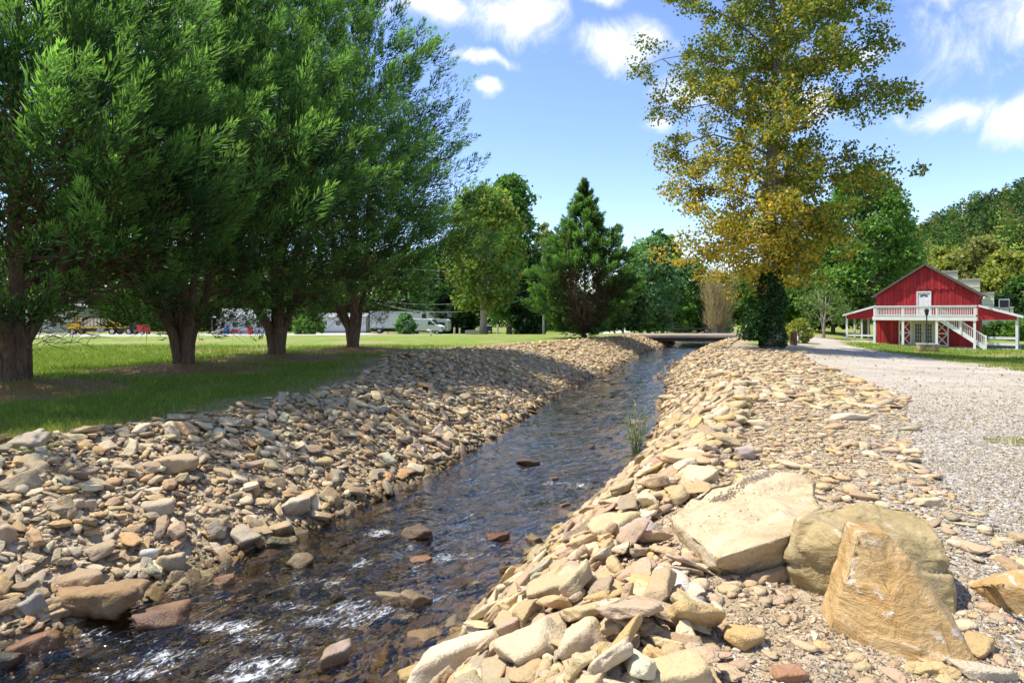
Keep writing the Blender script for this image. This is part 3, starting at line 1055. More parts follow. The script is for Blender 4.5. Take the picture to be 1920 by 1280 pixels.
# named stones: pixel of the foot's middle, width and height in pixels, colour, flatness, yaw, label
HERO = [
    (190, 1166, 156, 72, (.28, .18, .085), 11, .1, 'large rough brown rock at the left water edge', 'rock'),
    (296, 1186, 106, 48, (.27, .155, .10), 12, .35, 'smooth reddish brown rock half in the water below the large brown rock', 'rock'),
    (64, 1238, 80, 50, (.36, .2, .12), 13, .6, 'reddish rock sloping into the water in the lower left corner', 'rock'),
    (12, 1268, 52, 52, (.06, .06, .06), 14, .2, 'black slate rock at the left edge of the creek', 'rock'),
    (150, 1104, 84, 36, (.37, .26, .15), 15, -.1, 'oblong brown stone just above the large brown rock', 'rock'),
    (60, 1175, 40, 60, (.33, .31, .24), 16, 1.2, 'grey green slab standing on edge at the far left waterline', 'rock'),
    (281, 1060, 38, 34, (.52, .5, .42), 17, .0, 'pale egg shaped pebble on the shaded bank above the waterline', 'rock'),
    (318, 1082, 50, 44, (.44, .36, .22), 18, .4, 'flat tan stone at the waterline beside the pale egg shaped pebble', 'rock'),
    (554, 976, 50, 46, (.5, .43, .3), 19, .3, 'triangular pale stone above the water on the shaded bank', 'rock'),
    (526, 1008, 66, 28, (.43, .32, .17), 20, .1, 'long tan stone at the waterline below the triangular stone', 'rock'),
    (458, 1032, 56, 36, (.4, .34, .24), 21, -.6, 'grooved tan stone on the edge of the water', 'rock'),
    (300, 972, 58, 40, (.46, .38, .25), 22, .2, 'square tan block in the middle of the shaded bank', 'rock'),
    (342, 893, 78, 40, (.42, .32, .19), 23, .0, 'thin flat brown slab near the top of the shaded bank', 'rock'),
    (122, 968, 54, 34, (.47, .39, .27), 24, -.3, 'pale wedge of stone high on the shaded bank near the left edge', 'rock'),
    (10, 1040, 46, 62, (.44, .31, .18), 25, 1.3, 'brown stone at the left edge halfway up the bank', 'rock'),
    (160, 900, 50, 22, (.22, .15, .1), 26, .1, 'dark brown stone under a tan slab high on the shaded bank', 'rock'),
    (560, 1072, 62, 32, (.3, .24, .14), 27, -.1, 'smooth olive stone in the water near the shaded bank', 'rock'),
    (420, 1106, 36, 30, (.42, .25, .14), 28, .4, 'orange brown stone in the shallows beside the shaded bank', 'rock'),
    (780, 1018, 62, 32, (.18, .125, .09), 29, -.1, 'rounded dark brown stone in the middle of the rapid', 'rock'),
    (788, 1058, 46, 16, (.48, .26, .16), 30, .1, 'flat salmon stone just under the rapid', 'rock'),
    (730, 1140, 50, 32, (.47, .39, .26), 31, -.2, 'pale round stone in the white water, left one of a touching pair', 'rock'),
    (776, 1142, 62, 36, (.43, .33, .22), 32, -.5, 'slanting tan stone in the white water, right one of a touching pair', 'rock'),
    (988, 876, 48, 18, (.13, .085, .06), 33, -.1, 'low dark stone alone in the smooth part of the creek', 'rock'),
    (1040, 905, 22, 12, (.26, .2, .16), 34, .1, 'small pale stone in the stream beyond the rapid', 'rock'),
    (934, 1018, 42, 22, (.25, .11, .07), 35, .3, 'red brown stone in the shallows before the sunlit bank', 'rock'),
    (1106, 846, 22, 14, (.12, .09, .07), 36, .1, 'tiny dark stone by the far edge of the creek', 'rock'),
    (1192, 798, 30, 13, (.5, .42, .32), 37, .0, 'pale stone in the creek behind the tall reed', 'rock'),
    (632, 1262, 62, 54, (.45, .35, .28), 38, .6, 'pinkish stone at the bottom edge beside the shallows', 'rock'),
    (860, 1268, 210, 74, (.62, .53, .37), 39, .35, 'broad cream stone at the bottom edge of the sunlit bank', 'rock'),
    (1090, 1258, 100, 86, (.55, .45, .29), 40, .8, 'long striped tan stone at the bottom of the sunlit bank', 'rock'),
    (1000, 1262, 130, 90, (.57, .47, .3), 41, .7, 'slanting tan stone between the broad cream stone and the striped one', 'rock'),
    (1266, 1186, 60, 48, (.42, .38, .34), 42, .0, 'round grey cobble on the sunlit bank', 'rock'),
    (1308, 1140, 36, 28, (.36, .33, .29), 43, .0, 'small round grey cobble at the end of the long white stone', 'rock'),
    (1262, 1120, 92, 50, (.6, .55, .44), 44, -.6, 'long white stone lying beside the round grey cobble', 'rock'),
    (1392, 1226, 78, 48, (.55, .36, .14), 45, -.35, 'yellow orange cobble on the gravel in front of the boulders', 'rock'),
    (1476, 1280, 64, 28, (.32, .14, .07), 46, .1, 'rust brown stone at the bottom edge', 'rock'),
    (1838, 1276, 104, 34, (.5, .42, .29), 47, .0, 'flat tan stone under the foot of the upright orange stone', 'rock'),
    (1400, 872, 44, 40, (.45, .36, .3), 48, .4, 'pinkish grey stone standing behind the cream slab', 'rock'),
    (1420, 806, 52, 22, (.58, .47, .27), 49, .2, 'large tan stone on the brink of the sunlit bank', 'rock'),
    (1330, 846, 56, 30, (.52, .37, .16), 50, .3, 'ochre lump of stone on the sunlit bank', 'rock'),
    (1590, 792, 74, 20, (.58, .5, .36), 51, .0, 'flat pale stone at the edge of the gravel drive', 'rock'),
    (1090, 1126, 80, 60, (.57, .46, .28), 52, -.5, 'big tan stone leaning on the sunlit bank above the shallows', 'rock'),
    (1200, 1040, 84, 60, (.45, .36, .29), 53, .7, 'mauve brown block in the middle of the sunlit bank', 'rock'),
    (950, 1122, 36, 30, (.56, .46, .3), 54, .3, 'pale block at the water edge of the sunlit bank', 'rock'),
    (1160, 1010, 110, 46, (.55, .44, .24), 55, .6, 'long ochre stone lying along the sunlit bank', 'rock'),
]
for (hx, hy, wpx, hpx, colr, sd, yaw, lab, ct) in HERO:
    X, Y, Z = px(hx, hy - hpx * .3, True)
    w = wpx / F * Y
    hh = hpx / F * Y
    r = np.random.RandomState(sd)
    V = rock_verts(ICO[4][0], 300 + sd, int(r.randint(6, 11)), 16 if sd not in (17, 42, 43) else 3.2, 1, .8, .04)
    V = V * np.array([w * .54, min(w, hh * 1.9) * .5, hh * .52])
    vv = V.copy()
    for i, p in enumerate(V):
        vv[i] = p * (1 + (.17 if sd == 11 else .08) * mnoise.fractal(Vector(p) * 9 + Vector((sd, 0, 0)), 1, 2, 4))
    me = make_mesh('rock', vv, ICO[4][1], M['stone'], True)
    o = obj('rock', me, None, (X, Y, Z + hh * .22), (r.uniform(-.12, .12), -yaw * .35, yaw * .8))
    o.color = (*colr, 1)
    tag(o, lab, ct)
    EXCL.append((X, Y, w * .42))


lx = lambda Y, t: XLf(Y) + .15 - t * (GLf(Y) + .1)
rx = lambda Y, t: XRf(Y) - .05 + t * (BRf(Y) + .3)


def flat_x(Y, t):
    a = XRf(Y) + BRf(Y)
    return a + t ** 1.25 * np.maximum(GBf(Y) + .8 - a, .5)


left_stones = cat(
    sow(5200, 4.2, 13, lx, .122, PAL_L, lift=.35, smax=.34),
    sow(5600, 12.5, 24, lx, .135, PAL_L, lift=.3, smax=.38),
    sow(7500, 23, 52, lx, .145, PAL_L * np.array([1.12, 1.08, .98]), lift=.12, ypow=1.3, smax=.42),
    sow(5200, 4.4, 14, lx, .08, PAL_L, lift=.2, smax=.14),
    sow(2500, 14, 26, lx, .1, PAL_L, lift=.2, smax=.17),
    sow(160, 4.2, 14, lambda Y, t: XLf(Y) + .12 - t * .6, .24, PAL_L, lift=.1, smax=.45),
    sow(60, 4.5, 22, lx, .33, PAL_L, lift=.2, smax=.5))
emit(left_stones, G_BANKL, 'rubble', 300)

right_stones = cat(
    sow(2300, 2.9, 8, rx, .14, PAL_R, lift=.35, smax=.4, sig=.55),
    sow(3400, 7.5, 16, rx, .155, PAL_R, lift=.3, smax=.42),
    sow(4600, 15, 50, rx, .175, PAL_R, lift=.15, ypow=1.3, smax=.45),
    sow(1900, 3.2, 14, rx, .09, PAL_R, lift=.25, smax=.16),
    sow(70, 3.2, 16, rx, .36, PAL_R, lift=.25, smax=.52),
    sow(900, 3.2, 13, flat_x, .12, PAL_R, tilt=.12, lift=.0, smax=.3),
    sow(4200, 3.0, 14, flat_x, .065, PAL_R, tilt=.16, lift=.0, smax=.16),
    sow(4200, 12, 34, flat_x, .155, PAL_R, tilt=.12, lift=.0, ypow=1.2),
    sow(90, 17.5, 22, lambda Y, t: XRf(Y) + .2 - t * .9, .26, PAL_R, tilt=.15, lift=.0))
emit(right_stones, G_BANKR, 'rubble', 300)

bed = lambda Y, t: XLf(Y) + t * (XRf(Y) - XLf(Y))
edge2 = lambda Y, t: np.where(t < .5, XLf(Y) + t * 1.6, XRf(Y) - (t - .5) * 1.6)
bed_stones = cat(
    sow(900, 3.6, 13, bed, .2, PAL_W, tilt=.15, lift=.0, smax=.36),
    sow(900, 12, 45, bed, .22, PAL_W, tilt=.15, lift=.0, smax=.4, ypow=1.3),
    sow(420, 3.6, 12, edge2, .22, PAL_W, tilt=.2, lift=.15, smax=.42),
    sow(300, 24, 46, bed, .3, PAL_R, tilt=.2, lift=.3, smax=.5),
    sow(1500, 3.6, 10, bed, .09, PAL_W, tilt=.15, lift=.0, smax=.16))
emit(bed_stones, G_BED, 'cobbles', 160)


def build_pebbles():
    """loose gravel of the drive and pebbles between the stones"""
    octa = np.array([(1, 0, .1), (-.55, .85, -.1), (-.5, -.85, 0), (.1, 0, 1), (-.05, .1, -1)], float)
    T0 = np.array([(0, 1, 3), (1, 2, 3), (2, 0, 3), (1, 0, 4), (2, 1, 4), (0, 2, 4)])
    n = 88000
    Y = 2.7 + 20 * rng.rand(n) ** 2.0
    a = XRf(Y) + BRf(Y) - .9
    X = a + (np.minimum(Y * .88, RBf(Y) - .3) - a) * rng.rand(n)
    keep = X > a
    gz = zones(X, Y)['gravel']
    tan = rng.rand(n) > gz * .9
    keep &= ~(tan & (rng.rand(n) < .35)) & (rng.rand(n) > .93 * sstep(8, 19, Y))
    X, Y, tan = X[keep], Y[keep], tan[keep]
    n = len(X)
    s = np.clip(.0108 * np.exp(rng.normal(size=n) * .4), .006, .04) * (.92 + Y * .025)
    Rm = frames(X, Y, np.full(n, .35), rng.uniform(0, 6.28, n))
    D = np.stack([s * rng.uniform(.8, 1.5, n), s * rng.uniform(.7, 1.1, n), s * rng.uniform(.4, .8, n)], -1)
    jit = 1 + rng.normal(size=(n, 5, 1)) * .2
    L = octa[None] * jit * D[:, None, :]
    Vv = np.einsum('kij,knj->kni', Rm, L) + np.stack([X, Y, terrain(X, Y) + s * .3], -1)[:, None, :]
    g = np.array([(.34, .315, .275), (.45, .42, .365), (.27, .25, .22), (.54, .5, .435), (.42, .36, .28)])
    t = np.array([(.50, .41, .28), (.44, .33, .2), (.56, .49, .37), (.38, .29, .19)])
    g = (.6 * g + .4 * g.mean(0)) * np.array([1.02, .94, .76])
    C = np.where(tan[:, None], t[rng.randint(4, size=n)], g[rng.randint(5, size=n)]) * rng.uniform(.75, 1.2, (n, 1))
    T = (T0[None] + (np.arange(n) * 5)[:, None, None]).reshape(-1, 3)
    o = obj('loose_gravel', make_mesh('loose_gravel', Vv.reshape(-1, 3), T, M['rubble'], False, tint=np.repeat(C, 5, 0)), G_DRIVE)
    tag(o, kind='stuff')


build_pebbles()


def build_grass():
    def blades(n, y0, y1, x0, x1, h, w, name_side):
        Y = y0 + (y1 - y0) * rng.rand(n) ** 1.3
        X = x0(Y) + (x1(Y) - x0(Y)) * rng.rand(n)
        z = zones(X, Y)
        g = z['grass'] * (1 - .96 * z['mulch']) * (1 - .6 * z['dry'])
        g = np.maximum(g, .22 * (fbm(X, Y, 1.4, 2, 44) > .5) * (np.maximum(z['grass'], z['dry']) > .02))
        keep = (rng.rand(n) < g) & (np.abs(X) / Y < .9)
        X, Y = X[keep], Y[keep]
        dry = z['dry'][keep]
        k = len(X)
        hh = h * rng.uniform(.5, 1.35, k) * (.6 + .8 * fbm(X, Y, 1.2, 3, 31)) * (1 + .02 * Y)
        a = rng.uniform(0, 6.28, k)
        ww = w * rng.uniform(.7, 1.3, k) * (1 + .05 * Y)
        Z = terrain(X, Y) - .01
        lean = rng.normal(size=(k, 2)) * .45 * hh[:, None]
        p0 = np.stack([X - np.cos(a) * ww / 2, Y - np.sin(a) * ww / 2, Z], -1)
        p1 = np.stack([X + np.cos(a) * ww / 2, Y + np.sin(a) * ww / 2, Z], -1)
        p2 = np.stack([X + lean[:, 0], Y + lean[:, 1], Z + hh], -1)
        V = np.stack([p0, p1, p2], 1).reshape(-1, 3)
        pal = np.array([(.17, .25, .03), (.22, .3, .04), (.13, .2, .022), (.28, .33, .06), (.34, .31, .11)])
        C = pal[np.clip((rng.rand(k) * 4.2 + dry * 2).astype(int), 0, 4)] * rng.uniform(.8, 1.2, (k, 1))
        return V, np.repeat(C, 3, 0)
    A = blades(150000, 8.5, 34, lambda Y: -.9 * Y, lambda Y: XLf(Y) - GLf(Y) + 1.1, .085, .008, 0)
    n = len(A[0])
    o = obj('grass', make_mesh('grass', A[0], np.arange(n).reshape(-1, 3), M['leaf'], False, tint=A[1]))
    tag(o, 'green grass blades on the lawn around the cypress trunks', 'grass', kind='stuff')
    B = blades(30000, 19, 52, lambda Y: RBf(Y) - 1.0, lambda Y: .88 * Y, .07, .012, 1)
    n = len(B[0])
    o = obj('grass', make_mesh('grass', B[0], np.arange(n).reshape(-1, 3), M['leaf'], False, tint=B[1]))
    tag(o, 'short grass blades on the lawn in front of the red barn', 'grass', kind='stuff')


build_grass()
# ------------------------------------------------------------------ foliage
def unit(v):
    return v / (np.linalg.norm(v, axis=-1, keepdims=True) + 1e-9)


def leaf_quads(P, size, r, fold=.25, up=.35, aspect=.62):
    """one bent diamond leaf per point"""
    n = len(P)
    nrm = unit(r.normal(size=(n, 3)) + np.array([0, 0, up]))
    a = unit(np.cross(nrm, r.normal(size=(n, 3))))
    b = np.cross(nrm, a)
    s = size * r.uniform(.65, 1.35, n)
    s = s[:, None]
    V = np.stack([P - a * s * .5, P + b * s * aspect * .5 + nrm * s * fold * .2, P + a * s * .5, P - b * s * aspect * .5 + nrm * s * fold * .2], 1)
    return V.reshape(-1, 3), np.arange(4 * n).reshape(-1, 4)


def leaf_tris(P, size, r, up=.35):
    n = len(P)
    nrm = unit(r.normal(size=(n, 3)) + np.array([0, 0, up]))
    a = unit(np.cross(nrm, r.normal(size=(n, 3))))
    b = np.cross(nrm, a)
    s = (size * r.uniform(.65, 1.35, n))[:, None]
    V = np.stack([P - a * s * .5, P + a * s * .4 + b * s * .38, P + a * s * .3 - b * s * .42], 1)
    return V.reshape(-1, 3), np.arange(3 * n).reshape(-1, 3)


def clump_points(C, R, npts, r, squash=.75, hollow=.35):
    """points in ellipsoidal clumps"""
    k = len(C)
    d = unit(r.normal(size=(k * npts, 3)))
    rr = (hollow + (1 - hollow) * r.rand(k * npts)) ** .6
    rr = rr * (1 + .25 * r.normal(size=k * npts))
    d[:, 2] *= squash
    return np.repeat(C, npts, 0) + d * (np.repeat(R, npts) * rr)[:, None]


def branch_path(p0, p1, sag, r, n=6, wob=.06):
    p0, p1 = np.array(p0, float), np.array(p1, float)
    L = np.linalg.norm(p1 - p0)
    pts = []
    for i in range(n + 1):
        t = i / n
        p = p0 + (p1 - p0) * t
        p[2] += sag * math.sin(math.pi * t) + (0 if i in (0,) else r.normal() * wob * L * .25)
        p[:2] += r.normal(size=2) * wob * L * (.25 if 0 < i < n else 0)
        pts.append(p)
    return pts


PALS = {
    'green': [(.05, .115, .022), (.075, .15, .028), (.04, .09, .02), (.1, .18, .04)],
    'bright': [(.09, .19, .03), (.13, .23, .04), (.06, .14, .025), (.16, .25, .06)],
    'yellowgreen': [(.2, .235, .035), (.26, .27, .045), (.14, .19, .03), (.3, .27, .06)],
    'olive': [(.16, .185, .045), (.21, .21, .055), (.11, .14, .035), (.26, .225, .07)],
    'dark': [(.022, .055, .018), (.03, .075, .02), (.017, .04, .014), (.05, .095, .025)],
    'hill': [(.055, .115, .028), (.09, .15, .035), (.04, .085, .025), (.13, .165, .04)],
    'pale': [(.17, .21, .08), (.22, .25, .1), (.13, .17, .06), (.27, .27, .14)],
    'blue': [(.11, .21, .09), (.14, .25, .11), (.08, .155, .06), (.18, .29, .13)],
    'twig': [(.34, .26, .16), (.27, .2, .12), (.4, .32, .21), (.24, .2, .09)],
}


def pick(pal, n, r, jit=.18):
    p = np.array(PALS[pal] if isinstance(pal, str) else pal) * (1.3 if isinstance(pal, str) or len(pal) > 5 else 1)
    return p[r.randint(len(p), size=n)] * r.uniform(1 - jit, 1 + jit, (n, 1))


def broad_tree(name, base, H, Rw, pal, label, seed, nclump=70, per=70, leaf=.4, z0=.22, trunk_r=None, bark='bark_grey', group=None,
               shape='round', gap=.0, crad=None, forks=1):
    """tapered forked trunk with limbs; crown of leaf clumps at the limb ends"""
    r = np.random.RandomState(seed)
    root = empty(name, base, r.uniform(0, 6.28))
    tr = trunk_r or H * .017
    mb = MB()
    tops = []
    for f in range(forks):
        a = f * 2.4 + r.uniform(0, 1)
        sp = 0 if forks == 1 else Rw * .22
        pts = [(math.cos(a) * tr * .5 * (forks > 1), math.sin(a) * tr * .5 * (forks > 1), -.3), (math.cos(a) * sp * .1, math.sin(a) * sp * .1, H * .12),
               (math.cos(a) * sp * .5 + r.normal() * .1, math.sin(a) * sp * .5, H * .35), (math.cos(a) * sp + r.normal() * .2, math.sin(a) * sp + r.normal() * .2, H * .62),
               (math.cos(a) * sp * 1.1, math.sin(a) * sp * 1.1, H * .92)]
        mb.tube(pts, [tr * 1.35, tr, tr * .8, tr * .5, tr * .12], 8)
        tops.append([np.array(p) for p in pts])
    C = []
    R = []
    for i in range(nclump):
        h = z0 + (1 - z0) * (i + r.rand()) / nclump
        t = (h - z0) / (1 - z0)
        if shape == 'round':
            prof = math.sin(math.pi * min(1, .12 + .84 * t ** .85)) ** .65
        elif shape == 'cone':
            prof = (1 - t) ** .8 + .12
        else:
            prof = min(1, .55 + t * 1.2) * (1 - t ** 3) ** .5 + .08
        a = r.uniform(0, 6.28)
        rr = Rw * prof * r.uniform(.45, 1.0) ** .5
        c = np.array([math.cos(a) * rr, math.sin(a) * rr, H * h * r.uniform(.96, 1.03)])
        C.append(c)
        R.append((crad or Rw * .3) * r.uniform(.6, 1.2) * (.6 + .4 * prof))
        if i % 2 == 0:
            st = tops[r.randint(forks)]
            ax = st[2] if h < .55 else st[3]
            mb.tube(branch_path(ax * np.array([1, 1, .8 + .15 * r.rand()]), c * np.array([.85, .85, .97]), .2, r, 4), [tr * .3, tr * .24, tr * .18, tr * .12, tr * .05], 5, False)
    C, R = np.array(C), np.array(R)
    mb.build('trunk', M[bark], root, True)
    P = clump_points(C, R, per, r)
    if gap:
        P = P[r.rand(len(P)) > gap]
    V, Q = leaf_tris(P, leaf * 1.12, r)
    col = pick(pal, len(P), r) * np.repeat(r.uniform(.8, 1.2, len(C)), per)[:len(P), None]
    obj('crown', make_mesh('crown', V, Q, M['leaf'], False, tint=np.repeat(col, 3, 0)), root)
    tag(root, label, 'tree', group)
    return root


def slivers(P, Dv, L, w, r):
    """narrow bent needles-sprays: two triangles each"""
    n = len(P)
    side = unit(np.cross(Dv, r.normal(size=(n, 3))))
    up = np.cross(side, Dv)
    tip = P + Dv * L[:, None] + up * (L * .08)[:, None]
    V = np.stack([P + side * w[:, None], tip, P - side * w[:, None]], 1)
    return V.reshape(-1, 3), np.arange(3 * n).reshape(-1, 3)


def cypress(base, H, prof, label, seed, group=None, nplume=620, per=90, nstem=6, base_r=.42, plume=1.35, sl=.3, twigs=260, name='cypress_tree', back=1.0,
            open_front=False, light=1.0, limb0=.09, thin=0):
    """many-stemmed conifer: stems rising from one base, long limbs, crown of feathery plumes on a shell"""
    r = np.random.RandomState(seed)
    hs = np.array([p[0] for p in prof], float)
    rs = np.array([p[1] for p in prof], float)
    Rh = lambda h: np.interp(h, hs, rs)
    root = empty(name, base, 0)
    mb = MB()
    stems = []
    for i in range(nstem):
        a = 2 * math.pi * i / nstem + r.uniform(-.35, .35)
        main = i == 0
        out = 0 if main else r.uniform(.5, 1.0)
        top = H * (.97 if main else r.uniform(.45, .8))
        b0 = base_r * (0.1 if main else .58)
        pts, ra = [], []
        for k in range(10):
            t = (k / 9) ** 1.5
            h = -.25 + (top + .25) * t
            rr = b0 + out * (.62 * min(max(h - .7, 0), 2.2) + .16 * max(h - 2.9, 0))
            pts.append((math.cos(a) * rr + r.normal() * .04 * (k > 1), math.sin(a) * rr + r.normal() * .04 * (k > 1), h))
            ra.append(base_r * (.62 if main else .5) * (1 - t) ** .5 * math.exp(-.11 * max(h - .5, 0)) * (1.2 if k == 0 else 1) + .012)
        # a denser lower part so that the flare reads
        mb.tube(pts, ra, 9, False)
        stems.append(np.array(pts))
    nl = 110
    for i in range(nl):
        st = stems[r.randint(nstem)]
        h = H * (limb0 + .8 * (i + r.rand()) / nl * .9)
        hh = np.clip(h, st[0, 2], st[-1, 2] * .97)
        p0 = np.array([np.interp(hh, st[:, 2], st[:, k]) for k in range(3)])
        a = math.atan2(p0[1], p0[0]) + r.normal() * .8
        reach = Rh(h + 1.0) * r.uniform(.55, .85)
        p1 = np.array([math.cos(a) * reach, math.sin(a) * reach * (back if math.sin(a) > 0 else 1), hh + reach * r.uniform(.25, .6)])
        r0 = (.075 if h < H * .4 else .05) * base_r / .42
        mb.tube(branch_path(p0, p1, -.12 * reach * .3, r, 5, .05), [r0, r0 * .8, r0 * .6, r0 * .42, r0 * .28, r0 * .12], 5, False)
    mb.build('trunk', M['bark_brown'], root, True)
    # plumes
    hmin = hs[0]
    w = np.interp(np.linspace(hmin, H, 200), hs, rs) + .6
    cdf = np.cumsum(w) / w.sum()
    h = np.interp(r.rand(nplume), cdf, np.linspace(hmin, H, 200))
    a = r.uniform(0, 2 * math.pi, nplume)
    shell = np.where(r.rand(nplume) < .66, r.uniform(.76, 1.12, nplume), r.uniform(.4, .8, nplume))
    lump = 1 + .22 * np.sin(a * 3 + h * 1.1 + seed) * np.sin(h * 1.7 + seed * 2)
    R = Rh(h) * shell * lump
    if open_front:
        face = np.abs(((a + math.pi / 2 + .15 + math.pi) % (2 * math.pi)) - math.pi) < .62
        keep = ~(face & (h < H * .42))
        h, a, R, shell = h[keep], a[keep], R[keep], shell[keep]
    if thin:
        keep = r.rand(len(h)) < np.interp(h, [0, thin, thin * 1.7], [.3, .42, 1])
        h, a, R, shell = h[keep], a[keep], R[keep], shell[keep]
    n = len(h)
    ca, sa = np.cos(a), np.sin(a)
    by = np.where(sa > 0, back, 1.0)
    tip = np.stack([ca * R, sa * R * by, h], -1)
    axis_ = unit(np.stack([ca * .82, sa * .82, np.interp(h / H, [0, .25, 1], [.12, .42, 1.1])], -1) + r.normal(size=(n, 3)) * .2)
    Lp = plume * r.uniform(.65, 1.3, n) * np.interp(h / H, [0, .6, 1], [1, .95, .55])
    t = r.rand(n, per) ** .8
    wid = (.30 * Lp[:, None]) * (1 - t) ** .7 * (.35 + .65 * np.minimum(1, t * 4))
    perp = unit(np.cross(np.repeat(axis_[:, None], per, 1), r.normal(size=(n, per, 3))))
    rad_ = np.sqrt(r.rand(n, per))
    P = tip[:, None] - axis_[:, None] * (Lp[:, None] * (1 - t))[..., None] + perp * (wid * rad_)[..., None]
    P[..., 2] -= (wid * rad_) * .25
    Dv = unit(axis_[:, None] * .9 + perp * .5 + r.normal(size=(n, per, 3)) * .16 + np.array([0, 0, .12]))
    L = sl * r.uniform(.6, 1.3, (n, per)) * (1.05 - .35 * t)
    V, Q = slivers(P.reshape(-1, 3), Dv.reshape(-1, 3), L.reshape(-1), (L * .11).reshape(-1), r)
    tone = r.uniform(.65, 1.3, n)[:, None]
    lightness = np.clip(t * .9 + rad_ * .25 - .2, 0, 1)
    dk, lt = np.array([.026, .076, .03]) * light, np.array([.225, .405, .095]) * light  # paler tip growth, with shaded depths and sunlit tips put into the tint
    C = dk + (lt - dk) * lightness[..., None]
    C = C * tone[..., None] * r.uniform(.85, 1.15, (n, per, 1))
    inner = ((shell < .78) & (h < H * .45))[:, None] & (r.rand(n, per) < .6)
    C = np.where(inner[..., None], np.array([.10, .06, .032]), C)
    # base of every spray a little darker than its tip: pale growth plus painted light
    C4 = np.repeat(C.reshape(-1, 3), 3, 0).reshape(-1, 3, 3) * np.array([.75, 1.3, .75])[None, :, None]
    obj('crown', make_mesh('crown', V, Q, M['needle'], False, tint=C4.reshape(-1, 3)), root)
    if twigs:
        # bare brown twigs inside the lower crown
        k = twigs * 10
        hh = r.uniform(H * .06, H * .45, k)
        aa = r.uniform(0, 6.28, k)
        rr = Rh(hh) * r.uniform(.15, .85, k)
        P = np.stack([np.cos(aa) * rr, np.sin(aa) * rr * np.where(np.sin(aa) > 0, back, 1), hh], -1)
        Dv = unit(np.stack([np.cos(aa), np.sin(aa), r.uniform(-.2, .8, k)], -1) + r.normal(size=(k, 3)) * .5)
        L = r.uniform(.3, 1.1, k)
        V, Q = slivers(P, Dv, L, np.full(k, .007) + L * .004, r)
        tw = make_mesh('twigs', V, Q, M['bark_brown'], False)
        tag(obj('twigs', tw, root), kind='stuff')
    tag(root, label, 'tree', group)
    return root


PROF = [(1.7, 2.3), (2.5, 3.9), (3.6, 5.3), (4.7, 6.2), (7, 6.5), (9.5, 6.0), (12, 5.1), (15, 4.0), (18, 2.6), (20.5, .5)]
GRP = 'row of big cypress trees on the lawn'
LBL = ['big cypress tree mostly cut off by the left edge, nearest of the row',
       'big cypress tree with its forked trunk at the left edge of the lawn',
       'big cypress tree with thick fluted trunk just right of the red tractor',
       'big cypress tree with V shaped trunk just right of the grey porch house',
       'big cypress tree at the far end of the row beside the rubble bank']
LBL = LBL[1:]
for i, (tx, ty) in enumerate(TREES):
    H = [14, 16, 18, 19.5][i]
    sc = H / 20.5
    pr = [(p[0], p[1] * [1.0, 1.0, 1.0, 1.05][i]) if p[0] < 6 else (p[0] * sc, p[1] * [1.0, 1.0, 1.0, 1.05][i]) for p in PROF]
    cypress((tx, ty, tz(tx, ty)), H, pr, LBL[i], 101 + i, GRP, nplume=[1150, 1080, 1040, 1000][i], per=[165, 160, 150, 140][i], back=[.9, .85, .7, .42][i], sl=.235,
            base_r=[.34, .33, .34, .31][i], plume=1.75, thin=3.3)

cx, cy, cz = px(1096, 634)
cypress((cx, cy, cz), 11.5, [(.6, 1.6), (1.6, 3.0), (3.2, 3.75), (5, 3.6), (7, 2.8), (9, 1.5), (10.6, .6), (11.4, .12)], 'cone shaped conifer with bare brown twigs low down, standing alone by the wooden bridge', 140,
        None, 950, 85, 3, .2, 1.15, .34, 420, 'conifer_tree', open_front=True, light=.85, limb0=.05)


